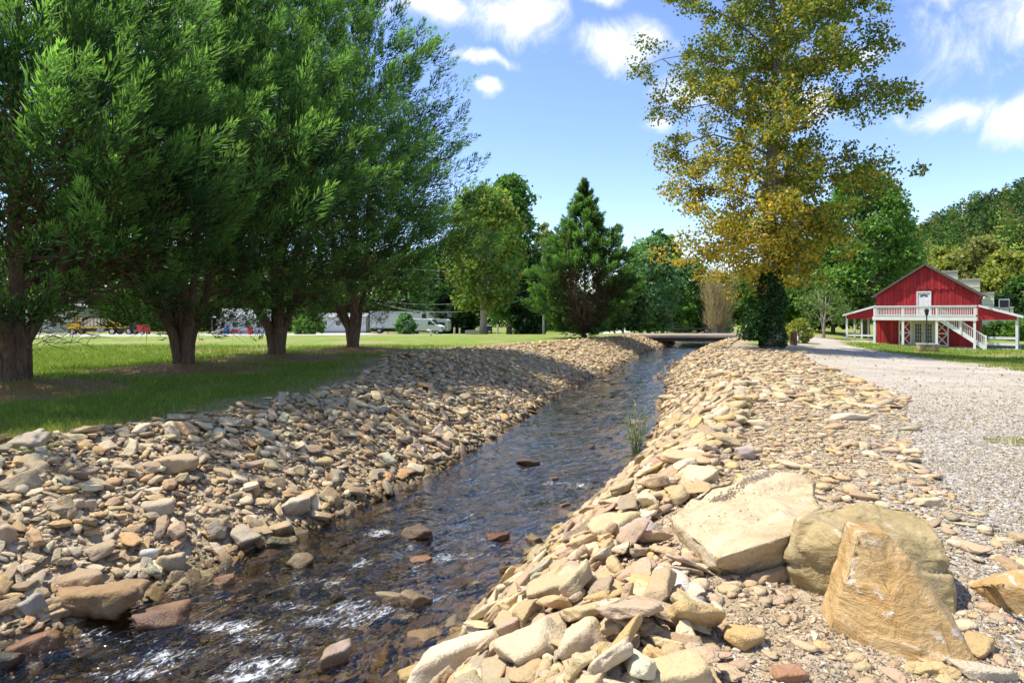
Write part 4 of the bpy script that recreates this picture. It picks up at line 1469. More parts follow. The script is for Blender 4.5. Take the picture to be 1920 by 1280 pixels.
# the tall tulip tree with yellowing leaves
def tulip_tree():
    r = np.random.RandomState(77)
    d = 36.4
    x0 = at(1447, d)
    z0 = tz(x0, d)
    H = 26.0
    root = empty('tulip_tree', (x0, d, z0))
    mb = MB()
    tr = [(0, 0, -.4), (.05, 0, 1.0), (0, .1, 4), (-.15, 0, 8), (.1, .1, 12), (.2, 0, 16), (.05, 0, 20), (.1, 0, 25)]
    mb.tube(tr, [.72, .55, .45, .38, .31, .24, .15, .04], 10, False)
    trn = np.array(tr)
    C, R, Y_ = [], [], []
    lim = 50
    for i in range(lim):
        h = 5.0 + 20 * (i + r.rand()) / lim
        a = i * 2.399 + r.normal() * .25
        ca, sa = math.cos(a), math.sin(a)
        if ca < 0:
            reach = np.interp(h, [5, 8, 11, 13, 16, 20, 25], [6.0, 6.9, 7.0, 6.0, 7.6, 7.4, 4])
        else:
            reach = np.interp(h, [5, 7.5, 9.5, 12, 14.5, 17, 21, 25], [2.2, 4.0, 6.2, 7.6, 8.0, 7.2, 6.8, 3.5])
        reach *= .94 * r.uniform(.8, 1.08) * (1 if abs(ca) > .5 else .9)
        p0 = np.array([np.interp(h * .94, trn[:, 2], trn[:, k]) for k in range(3)])
        p1 = np.array([ca * reach, sa * reach, h + np.interp(h, [5, 10, 20], [-1.6, .2, 1.4]) + r.normal() * .4])
        path = branch_path(p0, p1, .9, r, 7, .05)
        r0 = .13 * (1 - h / 40)
        mb.tube(path, np.linspace(r0, .015, 8), 5, False)
        for k in range(2, 8):
            for q in range(3 if k > 2 else 2):
                p = path[k] + r.normal(size=3) * np.array([.75, .75, .5])
                C.append(p)
                R.append(r.uniform(.45, .92))
                if q == 0:
                    mb.tube([path[k], (path[k] + p) / 2 + r.normal(size=3) * .1, p], [.03, .02, .008], 4, False)
    for q in range(60):
        C.append(np.array([r.uniform(-6.4, 3.2), r.uniform(-4, 2.5), r.uniform(5.0, 9.8)]))
        R.append(r.uniform(.6, 1.1))
    for q in range(75):
        C.append(np.array([r.normal() * 1.5, r.normal() * 1.5 - .5, r.uniform(7, 24)]))
        R.append(r.uniform(.5, .9))
    # low clump over the trunk
    for q in range(14):
        C.append(np.array([r.normal() * .7, -.8 + r.normal() * .6, r.uniform(3.6, 7)]))
        R.append(r.uniform(.4, .7))
    C, R = np.array(C), np.array(R)
    mb.build('trunk', M['bark_grey'], root, True)
    per = 92
    P = clump_points(C, R, per, r, .7)
    V, Q = leaf_quads(P, .175, r, .4, .1, .85)
    hh = P[:, 2]
    yel = np.clip(.62 + .14 * (P[:, 0] < 0) * (hh < 11) - (hh - 7) * .045 - .055 * P[:, 0] * (P[:, 0] > .5), .08, .85)
    yel = yel + .3 * (np.repeat(r.rand(len(C)), per) - .5)
    isy = r.rand(len(P)) < yel
    yc = pick([(.52, .38, .04), (.46, .37, .05), (.58, .43, .06), (.44, .26, .04), (.36, .34, .05)], len(P), r)
    gc = pick([(.12, .18, .03), (.18, .23, .04), (.08, .13, .026), (.25, .27, .045)], len(P), r)
    col = np.where(isy[:, None], yc, gc)
    obj('crown', make_mesh('crown', V, Q, M['leaf'], False, tint=np.repeat(col, 4, 0)), root)
    tag(root, 'tall tulip tree with yellow and green autumn leaves and an ivy covered trunk', 'tree')
    # ivy climbing the trunk: a plant of its own
    iv = empty('ivy', (x0, d, z0))
    t = r.rand(9000)
    h = 4.6 * t
    a = r.uniform(0, 6.28, 9000)
    rad_ = np.interp(h, [0, .6, 2, 4, 5.2], [.58, .62, .66, .56, .38]) * (.65 + .45 * r.rand(9000)) * (.35 + 1.3 * fbm(a * 1.2, h, 1.3, 3, 50))
    P = np.stack([np.cos(a) * rad_, np.sin(a) * rad_, h], -1)
    m = 1700
    P2 = np.stack([-1.1 + r.normal(size=m) * .36, -.2 + r.normal(size=m) * .4, .5 + np.abs(r.normal(size=m)) * .65], -1)
    P = np.concatenate([P, P2])
    V, Q = leaf_quads(P, .17, r, .3, .1, .85)
    col = pick([(.025, .07, .02), (.045, .11, .03), (.08, .17, .045), (.016, .045, .014)], len(P), r)
    obj('leaves', make_mesh('leaves', V, Q, M['leaf'], False, tint=np.repeat(col, 4, 0)), iv)
    mb = MB()
    for q in range(7):
        a = q * .9
        mb.tube([(math.cos(a + k * .25) * (.62 - .02 * k), math.sin(a + k * .25) * (.62 - .02 * k), k * .8 - .1) for k in range(7)], [.035, .03, .03, .025, .02, .015, .01], 5, False)
    mb.build('vine', M['bark_brown'], iv, True)
    tag(iv, 'dark green ivy wrapped around the foot of the yellow tulip tree', 'ivy')


tulip_tree()


def bg_tree(x, ytop, hw, d, pal, label, seed, **kw):
    X = at(x, d)
    z = tz(X, d)
    H = zat(ytop, d) - z
    kw['nclump'] = int(kw.get('nclump', 70) * (1.0 if kw.get('gap') else 1.75))
    kw['leaf'] = kw.get('leaf', .4) * 1.12
    if not kw.get('gap'):
        kw['crad'] = hw / F * d * .34
    return broad_tree(kw.pop('name', 'broadleaf_tree'), (X, d, z), H, hw / F * d, pal, label, seed, **kw)


bg_tree(908, 352, 68, 84, PALS['yellowgreen'][:2] + PALS['bright'] + PALS['yellowgreen'][2:], 'tall yellow green tree with pale forked trunk behind the street', 201, nclump=110, per=85, leaf=.42, z0=.2, bark='bark_pale', forks=2, trunk_r=.42, shape='oval')
bg_tree(955, 340, 56, 97, PALS['green'] + PALS['bright'], 'tall dark green tree rising behind the yellow green one', 202, nclump=95, per=85, leaf=.5, z0=.12, shape='oval')
bg_tree(988, 470, 38, 92, 'dark', 'dark evergreen mass beside the utility pole', 203, nclump=70, per=80, leaf=.45, z0=.04, shape='oval')
bg_tree(1022, 424, 26, 120, 'pale', 'slender pale green tree peeking out left of the cone shaped conifer', 204, nclump=50, per=60, leaf=.5, z0=.2, shape='oval')
bg_tree(1216, 452, 50, 74, 'blue', 'soft bluish green tree right of the cone shaped conifer', 205, nclump=95, per=95, leaf=.32, z0=.06, shape='oval')
bg_tree(1242, 440, 38, 96, 'green', 'green tree top showing behind the bluish green tree', 206, nclump=70, per=75, leaf=.45, z0=.1, shape='oval')
bg_tree(1168, 520, 40, 66, 'dark', 'small dark green tree in the shade behind the cone shaped conifer', 207, nclump=50, per=80, leaf=.3, z0=.1)
bg_tree(1275, 540, 26, 110, 'bright', 'bright green young tree beyond the far end of the creek', 208, nclump=40, per=60, leaf=.4, z0=.05)
bg_tree(1622, 322, 74, 66, 'bright', 'big fresh green tree between the tulip tree and the red barn', 209, nclump=130, per=100, leaf=.34, z0=.12, shape='oval', trunk_r=.4)
bg_tree(1562, 440, 62, 72, 'green', 'green tree behind the yellow branches of the tulip tree', 210, nclump=90, per=90, leaf=.36, z0=.1, shape='oval')
bg_tree(1505, 470, 52, 80, 'green', 'darker green tree directly behind the trunk of the tulip tree', 211, nclump=80, per=80, leaf=.4, z0=.05, shape='oval')
bg_tree(1545, 538, 46, 58, [(.12, .19, .05), (.17, .24, .07), (.1, .16, .04)], 'small airy grey green tree left of the red barn', 212, nclump=44, per=70, leaf=.16, z0=.3, bark='bark_pale', forks=3, trunk_r=.09, gap=.3)
bg_tree(1498, 600, 24, 46, 'yellowgreen', 'yellow green shrub beside the ivy covered trunk', 213, nclump=26, per=60, leaf=.14, z0=.05, trunk_r=.04, name='shrub')
bg_tree(1690, 440, 40, 84, 'green', 'leaning green tree above the left slope of the barn roof', 214, nclump=60, per=70, leaf=.45, z0=.15)
for k, (x, y, hw, d, pal, lab) in enumerate([
        (1690, 486, 44, 88, 'olive', 'olive yellow tree directly behind the left slope of the barn roof'),
        (1775, 470, 52, 96, 'yellowgreen', 'yellow green tree behind the barn ridge'),
        (1838, 452, 58, 92, 'olive', 'broad olive yellow tree behind the stepped cream building'),
        (1890, 478, 50, 86, 'yellowgreen', 'yellow tree at the right edge behind the barn'),
        (1925, 520, 40, 78, 'green', 'dark green tree at the right edge beside the stepped building'),
        (1880, 556, 34, 74, 'dark', 'low dark tree behind the right lean-to of the barn')]):
    bg_tree(x, y, hw, d, pal, lab, 220 + k, nclump=85, per=75, leaf=.42, z0=.08, bark='bark_pale')
for k, (x, y, hw, d, pal, lab) in enumerate([
        (40, 470, 95, 128, 'green', 'green tree far behind the first cypress trunk'),
        (190, 455, 95, 135, 'bright', 'bright green tree far behind the yellow truck'),
        (330, 470, 95, 130, 'green', 'green tree far behind the second cypress trunk'),
        (455, 480, 80, 138, 'blue', 'bluish green tree far behind the grey porch house'),
        (575, 500, 75, 126, 'bright', 'light green tree far behind the third cypress trunk'),
        (690, 480, 80, 132, 'green', 'green tree far behind the fourth cypress trunk'),
        (790, 470, 75, 124, 'green', 'green tree rising behind the white box trailer'),
        (850, 500, 45, 110, 'dark', 'dark green tree behind the right end of the white trailer')]):
    bg_tree(x, y, hw, d, pal, lab, 240 + k, nclump=75, per=55, leaf=.75, z0=.03, shape='oval', group='trees far behind the street')
bg_tree(1078, 560, 60, 128, 'green', 'green tree low behind the cone shaped conifer', 250, nclump=50, per=60, leaf=.6, z0=.03)
bg_tree(1320, 540, 50, 128, 'blue', 'hazy green tree far up the creek', 251, nclump=60, per=60, leaf=.6, z0=.03)
bg_tree(1420, 500, 60, 110, 'green', 'green tree behind the beige willow', 252, nclump=70, per=70, leaf=.5, z0=.03, shape='oval')

bg_tree(1288, 488, 46, 116, 'green', 'green tree far behind the lowest left branches of the tulip tree', 253, nclump=60, per=60, leaf=.5, z0=.03, shape='oval')
bg_tree(1866, 606, 26, 66, 'green', 'green shrub seen through the right lean-to of the barn', 254, nclump=30, per=60, leaf=.25, z0=.02, trunk_r=.06, name='shrub')
bg_tree(1912, 600, 26, 63, 'bright', 'bright shrub beyond the outer post of the right lean-to', 255, nclump=30, per=60, leaf=.25, z0=.02, trunk_r=.06, name='shrub')
for (x, y, hw, d, pal, lab, nm) in [(578, 592, 26, 86, 'bright', 'round yellow green bush on the far side of the street', 'bush'),
                                    (760, 588, 17, 94, 'blue', 'upright shrub with pink flowers in front of the white van', 'flowering_shrub'),
                                    (1006, 604, 16, 92, 'bright', 'low bright bush at the foot of the utility pole', 'bush')]:
    bg_tree(x, y, hw, d, pal, lab, 260 + int(x) % 30, nclump=30, per=60, leaf=.3, z0=.03, trunk_r=.06, name=nm)


def willow():
    r = np.random.RandomState(88)
    d = 62
    x = at(1345, d)
    z = tz(x, d)
    root = empty('willow', (x, d, z))
    mb = MB()
    stems = []
    for i in range(9):
        a = r.uniform(0, 6.28)
        top = np.array([math.cos(a) * r.uniform(.6, 2.0), math.sin(a) * r.uniform(.5, 1.6), r.uniform(5.5, 6.8)])
        path = branch_path((math.cos(a) * .3, math.sin(a) * .25, -.2), top, -.15, r, 6, .04)
        mb.tube(path, np.linspace(.14, .02, 7), 6, False)
        stems += path[2:]
    mb.build('trunk', M['bark_grey'], root, True)
    st = np.array(stems)
    k = 5200
    P = st[r.randint(len(st), size=k)] + r.normal(size=(k, 3)) * .35
    Dv = unit(np.stack([P[:, 0] * .25, P[:, 1] * .25, np.abs(r.normal(size=k)) * .8 + .3], -1) + r.normal(size=(k, 3)) * .25)
    L = r.uniform(.4, 1.2, k)
    V, Q = slivers(P, Dv, L, L * .018, r)
    obj('crown', make_mesh('crown', V, Q, M['leaf'], False, tint=np.repeat(pick('twig', k, r), 3, 0)), root)
    tag(root, 'beige bare twigged willow clump behind the wooden bridge', 'tree')


willow()


def hill():
    xs = np.linspace(60, 520, 70)
    ys = np.linspace(112, 520, 60)
    X, Y = np.meshgrid(xs, ys)
    hz = lambda X, Y: -3 + 78 * sstep(72, 330, X - .12 * (Y - 200)) * sstep(105, 290, Y) + 5 * (fbm(X, Y, .02, 3, 14) - .5)
    Z = hz(X, Y)
    ii = np.arange(X.size).reshape(X.shape)
    Q = np.stack([ii[:-1, :-1], ii[:-1, 1:], ii[1:, 1:], ii[1:, :-1]], -1).reshape(-1, 4)
    z1 = np.zeros((X.size, 4), np.float32)
    z1[:, 0] = 1
    me = make_mesh('hill', np.stack([X, Y, Z], -1), Q, M['ground'], True, attrs={'zone': z1, 'zone2': np.zeros((X.size, 4))})
    tag(obj('hill', me), 'wooded hillside rising behind the red barn', 'hill', kind='structure')
    r = np.random.RandomState(9)
    n = 2300
    u = r.rand(n)
    Yp = 118 + 250 * u
    Xp = 70 + r.rand(n) * 300
    keep = (Xp / Yp > .52) & (Xp / Yp < 1.0)
    Xp, Yp = Xp[keep], Yp[keep]
    n = len(Xp)
    Zp = hz(Xp, Yp)
    hh = r.uniform(7, 14, n)
    C = []
    R = []
    tone = []
    for i in range(n):
        col = np.array(PALS[['hill', 'hill', 'hill', 'dark', 'bright', 'olive'][r.randint(6)]][r.randint(4)]) * r.uniform(.75, 1.2)
        for k in range(4):
            rr = r.uniform(0, 2.6)
            a = r.uniform(0, 6.28)
            C.append((Xp[i] + math.cos(a) * rr, Yp[i] + math.sin(a) * rr, Zp[i] + hh[i] * (.4 + .17 * k)))
            R.append((3.2 - .5 * k) * r.uniform(.7, 1.1))
            tone.append(col)
    C, R, tone = np.array(C), np.array(R), np.array(tone)
    per = 17
    P = clump_points(C, R, per, r, .8, .5)
    V, Q = leaf_tris(P, 1.3, r)
    col = np.repeat(tone, per, 0) * r.uniform(.75, 1.25, (len(P), 1))
    o = obj('hill_forest', make_mesh('hill_forest', V, Q, M['leaf'], False, tint=np.repeat(col, 3, 0)))
    tag(o, 'mixed green forest covering the hillside behind the red barn', 'forest', kind='stuff')


hill()


def woods():
    r = np.random.RandomState(19)
    n = 420
    a = np.linspace(-.95, 1.0, n) + r.normal(size=n) * .004
    Yp = 150 + r.rand(n) * 30
    Xp = a * Yp
    C, R = [], []
    for i in range(n):
        z = float(np.where(Xp[i] < 41, -2.0, -1.1))
        h = r.uniform(5, 10)
        for k in range(3):
            C.append((Xp[i] + r.normal() * 1.5, Yp[i] + r.normal() * 2, z + 1 + h * (.1 + .4 * k)))
            R.append(3.2 - .5 * k)
    C, R = np.array(C), np.array(R)
    per = 34
    P = clump_points(C, R, per, r, .9, .5)
    V, Q = leaf_tris(P, 1.1, r)
    pal = np.array(PALS['green'] + PALS['dark'] + PALS['bright'])
    col = np.repeat(pal[r.randint(len(pal), size=len(C))], per, 0) * r.uniform(.8, 1.2, (len(P), 1))
    o = obj('distant_woods', make_mesh('distant_woods', V, Q, M['leaf'], False, tint=np.repeat(col, 3, 0)))
    tag(o, 'low green woods closing the view across the valley floor', 'woods', kind='stuff')


woods()
# ------------------------------------------------------------------ the red barn
def rect(mb, u0, u1, v0, v1, z0, z1):
    return mb.box(u0, u1, v0, v1, z0, z1)


def part(name, mb, mat, parent):
    return mb.build(name, M[mat] if isinstance(mat, str) else mat, parent)


def shared(name, me, parent, loc=(0, 0, 0), rot=None):
    return obj(name, me, parent, loc, rot)


def build_barn():
    Y = 52.3
    X = at(1735, Y)
    A = 40
    zb = -1.07
    B = empty('barn', (X, Y, zb), -rad(A))
    tag(B, 'red two storey barn with white balcony, outside stairs and open lean-to on either side', 'barn')
    HW, EV, PK, DP = 3.58, 4.47, 6.95, 10.0
    DM = 6.0
    roofz = lambda u: EV + (PK - EV) * (1 - abs(u) / HW)
    w = MB()
    w.prism([(-HW, 0), (HW, 0), (HW, EV - .1), (0, PK - .1), (-HW, EV - .1)], 1, 0, DM)
    wall = part('wall', w, 'red', B)
    bw = .245
    n = int(2 * HW / bw)
    rr = random.Random(4)
    for i in range(n):
        u0 = -HW + .03 + i * (2 * HW - .06) / n
        u1 = u0 + (2 * HW - .06) / n - .016
        um = max(abs(u0), abs(u1))
        # lower run of boards behind the balcony
        top = min(4.86, roofz(um) - .16)
        pr = .022 if i % 2 else .045
        if not (-.66 < (u0 + u1) / 2 < .5):
            part('board', MB().box(u0, u1, -pr, -.001, 2.6, top), 'red', wall)
        elif top > 4.7:
            part('board', MB().box(u0, u1, -pr, -.001, 4.74, top), 'red', wall)
        if roofz(um) - .16 > 4.95:
            pr2 = .085 if i % 2 else .11
            zz = 4.88 - (.07 if i % 2 == 0 else 0)
            za, zc = roofz(u0) - .14, roofz(u1) - .14
            part('board', MB().prism([(u0, zz), (u1, zz), (u1, zc), (u0, za)], 1, -pr2, -.05), 'red', wall)
        um_ = (u0 + u1) / 2
        if um_ < -1.95 or um_ > 1.66:
            part('board', MB().box(u0, u1, -pr, -.001, .08, 2.24), 'red', wall)
    part('foundation', MB().box(-HW - .04, HW + .04, -.06, DM, -.3, .07), 'concrete', wall)
    r = MB()
    ov = .34
    for s in (-1, 1):
        e = (s * (HW + .36), EV - .36 * (PK - EV) / HW)
        pts = [(0, PK + .12), (0, PK), e, (e[0], e[1] + .12)]
        r.prism(pts, 1, -ov, DM + ov)
    roof = part('roof', r, 'roof', B)
    for s in (-1, 1):
        e = (s * (HW + .37), EV - .37 * (PK - EV) / HW)
        part('rake_board', MB().prism([(s * .02, PK + .1), (s * .02, PK - .1), (e[0], e[1] - .1), (e[0], e[1] + .1)], 1, -ov - .03, -ov - .003), 'roof', roof)
    for s in (-1, 1):
        part('corner_trim', MB().box(s * HW - .07, s * HW + .07, -.03, .06, .07, EV - .25), 'red', wall)
    # upper door
    d = MB()
    uc = -.1
    d.box(uc - .52, uc - .44, -.09, -.002, 2.56, 4.68).box(uc + .44, uc + .52, -.09, -.002, 2.56, 4.68).box(uc - .52, uc + .52, -.095, -.002, 4.6, 4.7)
    door = part('upper_door', d, 'white', B)
    part('door_leaf', MB().box(uc - .435, uc + .435, -.035, -.003, 2.57, 4.595), 'white', door)
    for k in range(5):
        a0, a1 = math.pi * (k + .12) / 5, math.pi * (k + .88) / 5
        f = [(uc + .09 * math.cos(a0), 4.22 + .07 * math.sin(a0)), (uc + .3 * math.cos(a0), 4.22 + .24 * math.sin(a0)),
             (uc + .3 * math.cos((a0 + a1) / 2), 4.22 + .24 * math.sin((a0 + a1) / 2)), (uc + .3 * math.cos(a1), 4.22 + .24 * math.sin(a1)), (uc + .09 * math.cos(a1), 4.22 + .07 * math.sin(a1))]
        part('fanlight', MB().prism(f, 1, -.05, -.034), 'glass', door)
    for px0 in (-.3, .06):
        for z0, z1 in ((2.75, 3.3), (3.42, 4.05)):
            part('door_panel', MB().box(uc + px0, uc + px0 + .24, -.045, -.034, z0, z1), 'white', door)
    part('door_knob', MB().tube([(uc + .36, -.03, 3.45), (uc + .36, -.1, 3.45)], [.03, .045], 8), 'dark', door)
    # balcony
    D = -2.0
    bal = part('balcony', MB().box(-3.55, 1.0, D, -.12, 2.46, 2.55).box(3.42, 3.55, D, -.12, 2.46, 2.55).box(1.0, 3.42, D, -1.85, 2.46, 2.55).box(1.0, 3.42, -.95, -.12, 2.46, 2.55), 'wood', B)
    part('fascia', MB().box(-3.6, 3.6, D - .05, D - .003, 2.24, 2.54), 'white', bal)
    for s in (-1, 1):
        part('fascia', MB().box(s * 3.58 - .022, s * 3.58 + .022, D, -.1, 2.24, 2.54), 'white', bal)
    part('bottom_rail', MB().box(-3.5, 3.5, D - .02, D + .05, 2.6, 2.7), 'white', bal)
    part('handrail', MB().box(-3.6, 3.6, D - .07, D + .08, 3.38, 3.46), 'white', bal)
    part('top_rail', MB().box(-3.5, 3.5, D - .022, D + .05, 3.27, 3.37), 'white', bal)
    bme = MB().box(-.022, .022, -.02, .02, 2.7, 3.27).mesh('baluster', M['white'])
    posts = [-3.46, -1.37, .98, 3.46]
    k = 58
    for i in range(k):
        u = -3.38 + i * 6.76 / (k - 1)
        if min(abs(u - q) for q in posts) > .1:
            shared('baluster', bme, bal, (u, D + .015, 0))
    for u in posts:
        part('rail_post', MB().box(u - .07, u + .07, D - .03, D + .09, 2.56, 3.38), 'white', bal)
    for s in (-1, 1):
        part('side_rail', MB().box(s * 3.53 - .04, s * 3.53 + .04, D + .1, -.12, 3.36, 3.44), 'white', bal)
        for i in range(12):
            shared('baluster', bme, bal, (s * 3.53, D + .25 + i * .14, 0))
    for u in posts:
        part('balcony_post', MB().box(u - .085, u + .085, D + .0, D + .17, -.1, 2.24), 'white', B)
    # sliding barn doors with double X bracing
    for u0, u1 in ((-1.93, -.98), (.7, 1.64)):
        f = MB()
        z0, z1 = .06, 2.2
        t = .1
        f.box(u0, u0 + t, -.12, -.06, z0, z1).box(u1 - t, u1, -.12, -.06, z0, z1).box(u0 + t, u1 - t, -.12, -.06, z1 - t, z1).box(u0 + t, u1 - t, -.12, -.06, z0, z0 + t)
        zm = (z0 + z1) / 2
        f.box(u0 + t, u1 - t, -.12, -.06, zm - .05, zm + .05)
        bd = part('barn_door', f, 'white', B)
        part('door_panel', MB().box(u0 + .02, u1 - .02, -.065, -.05, z0 + .02, z1 - .02), 'red', bd)
        for za, zb_ in ((z0 + t, zm - .05), (zm + .05, z1 - t)):
            b = MB()
            b.bar((u0 + t, -.085, za), (u1 - t, -.085, zb_), .08, .035, (0, 1, 0))
            part('brace', b, 'white', bd)
            b = MB()
            b.bar((u0 + t, -.095, zb_), (u1 - t, -.095, za), .08, .035, (0, 1, 0))
            part('brace', b, 'white', bd)
    # glazed double doors
    f = MB().box(-.97, -.87, -.1, -.002, .05, 2.16).box(.6, .69, -.1, -.002, .05, 2.16).box(-.97, .69, -.105, -.002, 2.08, 2.2)
    fd = part('glazed_door', f, 'cream', B)
    for u0, u1 in ((-.86, -.145), (-.125, .59)):
        lf = MB().box(u0, u0 + .13, -.06, -.01, .06, 2.07).box(u1 - .13, u1, -.06, -.01, .06, 2.07).box(u0 + .13, u1 - .13, -.06, -.01, 1.93, 2.07).box(u0 + .13, u1 - .13, -.06, -.01, .06, .34)
        for q in (1, 2):
            uu = u0 + .13 + q * (u1 - u0 - .26) / 3
            lf.box(uu - .013, uu + .013, -.055, -.012, .34, 1.93)
        for q in range(1, 5):
            zz = .34 + q * 1.59 / 5
            lf.box(u0 + .13, u1 - .13, -.05, -.015, zz - .013, zz + .013)
        part('door_leaf', lf, 'cream', fd)
        part('pane', MB().box(u0 + .13, u1 - .13, -.03, -.02, .34, 1.93), 'glass', fd)
    part('door_handle', MB().box(-.2, -.17, -.1, -.06, .95, 1.15), 'dark', fd)
    # stairs down to the right under the balcony
    st = MB()
    v0, v1 = -1.85, -1.0
    p0, p1 = (1.0, 2.42), (4.15, .05)
    for v in (v0, v1):
        st.bar((p0[0], v, p0[1]), (p1[0], v, p1[1]), .05, .26)
    stair = part('stairs', st, 'white', B)
    nt_ = 12
    for i in range(nt_):
        t = (i + .5) / nt_
        u = p0[0] + (p1[0] - p0[0]) * t
        z = p0[1] + (p1[1] - p0[1]) * t + .06
        part('tread', MB().box(u - .15, u + .15, v0 + .03, v1 - .03, z - .02, z + .02), 'white', stair)
    for v in (v0,):
        part('stair_rail', MB().bar((p0[0], v, p0[1] + .95), (p1[0], v, p1[1] + .95), .07, .09), 'white', stair)
        for i in range(26):
            t = (i + .7) / 26
            u = p0[0] + (p1[0] - p0[0]) * t
            z = p0[1] + (p1[1] - p0[1]) * t
            part('baluster', MB().box(u - .02, u + .02, v - .02, v + .02, z + .1, z + .91), 'white', stair)
        for u in (2.55, 4.15):
            t = (u - p0[0]) / (p1[0] - p0[0])
            z = p0[1] + (p1[1] - p0[1]) * t
            part('newel_post', MB().box(u - .07, u + .07, v - .072, v + .068, z - .1 if u < 4 else -.1, z + 1.05), 'white', stair)
    # lean-tos
    for s, uo, ue, zt, ze in ((-1, 5.98, 6.32, 3.5, 2.66), (1, 6.02, 6.42, 3.5, 2.58)):
        rf = MB()
        rf.prism([(s * 3.62, zt), (s * ue, ze), (s * ue, ze - .1), (s * 3.62, zt - .1)], 1, -.25, DP)
        lr = part('lean_to_roof', rf, 'tin', B)
        zo = zt + (ze - zt) * (uo - 3.62) / (ue - 3.62)
        zbot = 2.3
        part('gable_board', MB().prism([(s * 3.64, zt - .12), (s * uo, zo - .12), (s * uo, zbot), (s * 3.64, zbot)], 1, -.12, -.06), 'red', lr)
        part('fascia', MB().bar((s * 3.62, -.27, zt - .05), (s * ue, -.27, ze - .05), .03, .16), 'white', lr)
        for j, v in enumerate((0, 3.3, 6.6, 9.9)):
            part('lean_to_post', MB().box(s * uo - .08, s * uo + .08, v - .08, v + .08, -.15, zo - .11), 'white', B)
        for j in range(3):
            part('beam', MB().box(s * uo - .05, s * uo + .05, .082 + j * 3.3, 3.218 + j * 3.3, zo - .3, zo - .12), 'white', lr)
        if s < 0:
            for z in (.82, .3):
                part('rail_board', MB().box(-5.9, -3.66, -.05, -.01, z - .08, z + .08), 'white', B)
        else:
            for z in (.85, .37):
                part('rail_board', MB().box(4.22, 5.94, -.05, -.01, z - .1, z + .1), 'white', B)
            for z in (.85, .37):
                part('rail_board', MB().box(6.0, 6.04, .082, 3.218, z - .1, z + .1), 'white', B)
        part('slab', MB().box(min(s * 3.64, s * 6.3), max(s * 3.64, s * 6.3), -.3, DP, -.32, .0), 'concrete', B)
    part('slab', MB().box(-3.7, 3.7, -2.3, -.07, -.3, .005), 'concrete', B)
    # downpipe at the right eave corner
    part('downpipe', MB().tube([(3.95, -.1, 4.2), (3.72, .05, 3.9), (3.72, .05, 3.5)], .05, 6), 'dark', B)
    part('floodlight', MB().tube([(3.98, -.38, 4.1), (4.05, -.52, 4.02)], [.07, .1], 8), 'cream', B)
    mw = B.matrix_basis.copy()
    Rz = Matrix.Rotation(-rad(A), 4, 'Z')
    toW = lambda u, v, z: tuple((Matrix.Translation((X, Y, zb)) @ Rz @ Vector((u, v, z)))[:])
    return toW, A


toW, BA = build_barn()


def cooler():
    c = empty('rooftop_cooler', toW(5.2, 2.2, 2.86), -rad(BA))
    mb = MB().box(-.35, .35, -.35, .35, .38, 1.15)
    part('housing', mb, 'grey', c)
    part('grille', MB().box(-.28, .28, -.37, -.352, .46, 1.05), 'dark', c)
    for k in range(6):
        part('louver', MB().bar((-.28, -.38, .52 + k * .1), (.28, -.38, .52 + k * .1), .02, .03), 'dark', c)
    for a, b in ((-.32, -.3), (.32, -.3), (-.32, .3), (.32, .3)):
        part('leg', MB().tube([(a, b, .38), (a * 1.15, b, 0 + (.0 if a < 0 else -.22))], .025, 6), 'dark', c)
    tag(c, 'dark box shaped air cooler standing on legs on the right lean-to roof of the barn', 'air cooler')


cooler()


def stepped_building():
    d = 70
    X = at(1800, d)
    b = empty('stepped_building', (X, d, -1.1), -rad(36))
    mb = MB()
    steps = [(1752, 1796, 509), (1796, 1838, 524), (1838, 1865, 549), (1865, 1902, 577)]
    ca = 1 / (math.cos(rad(36)) + (X / d) * math.sin(rad(36)))
    uu = lambda x: (x - 1800) / F * d * ca
    for k, (x0, x1, y) in enumerate(steps):
        z = zat(y, d) + 1.1
        w = MB().box(uu(x0), uu(x1) - .01, k * 1.6, k * 1.6 + 7, -.2, z)
        p = part('wall', w, 'cream', b)
        part('coping', MB().box(uu(x0) - .06, uu(x1) + .05, k * 1.6 - .08, k * 1.6 + .35, z + .002, z + .12), 'tin', p)
        for q in range(1, 4):
            part('joint_trim', MB().box(uu(x0) + .02, uu(x1) - .03, k * 1.6 - .02, k * 1.6 - .003, z - q * .45, z - q * .45 + .04), 'tin', p)
    tag(b, 'cream stucco building stepping down to the right behind the red barn', 'building')


stepped_building()


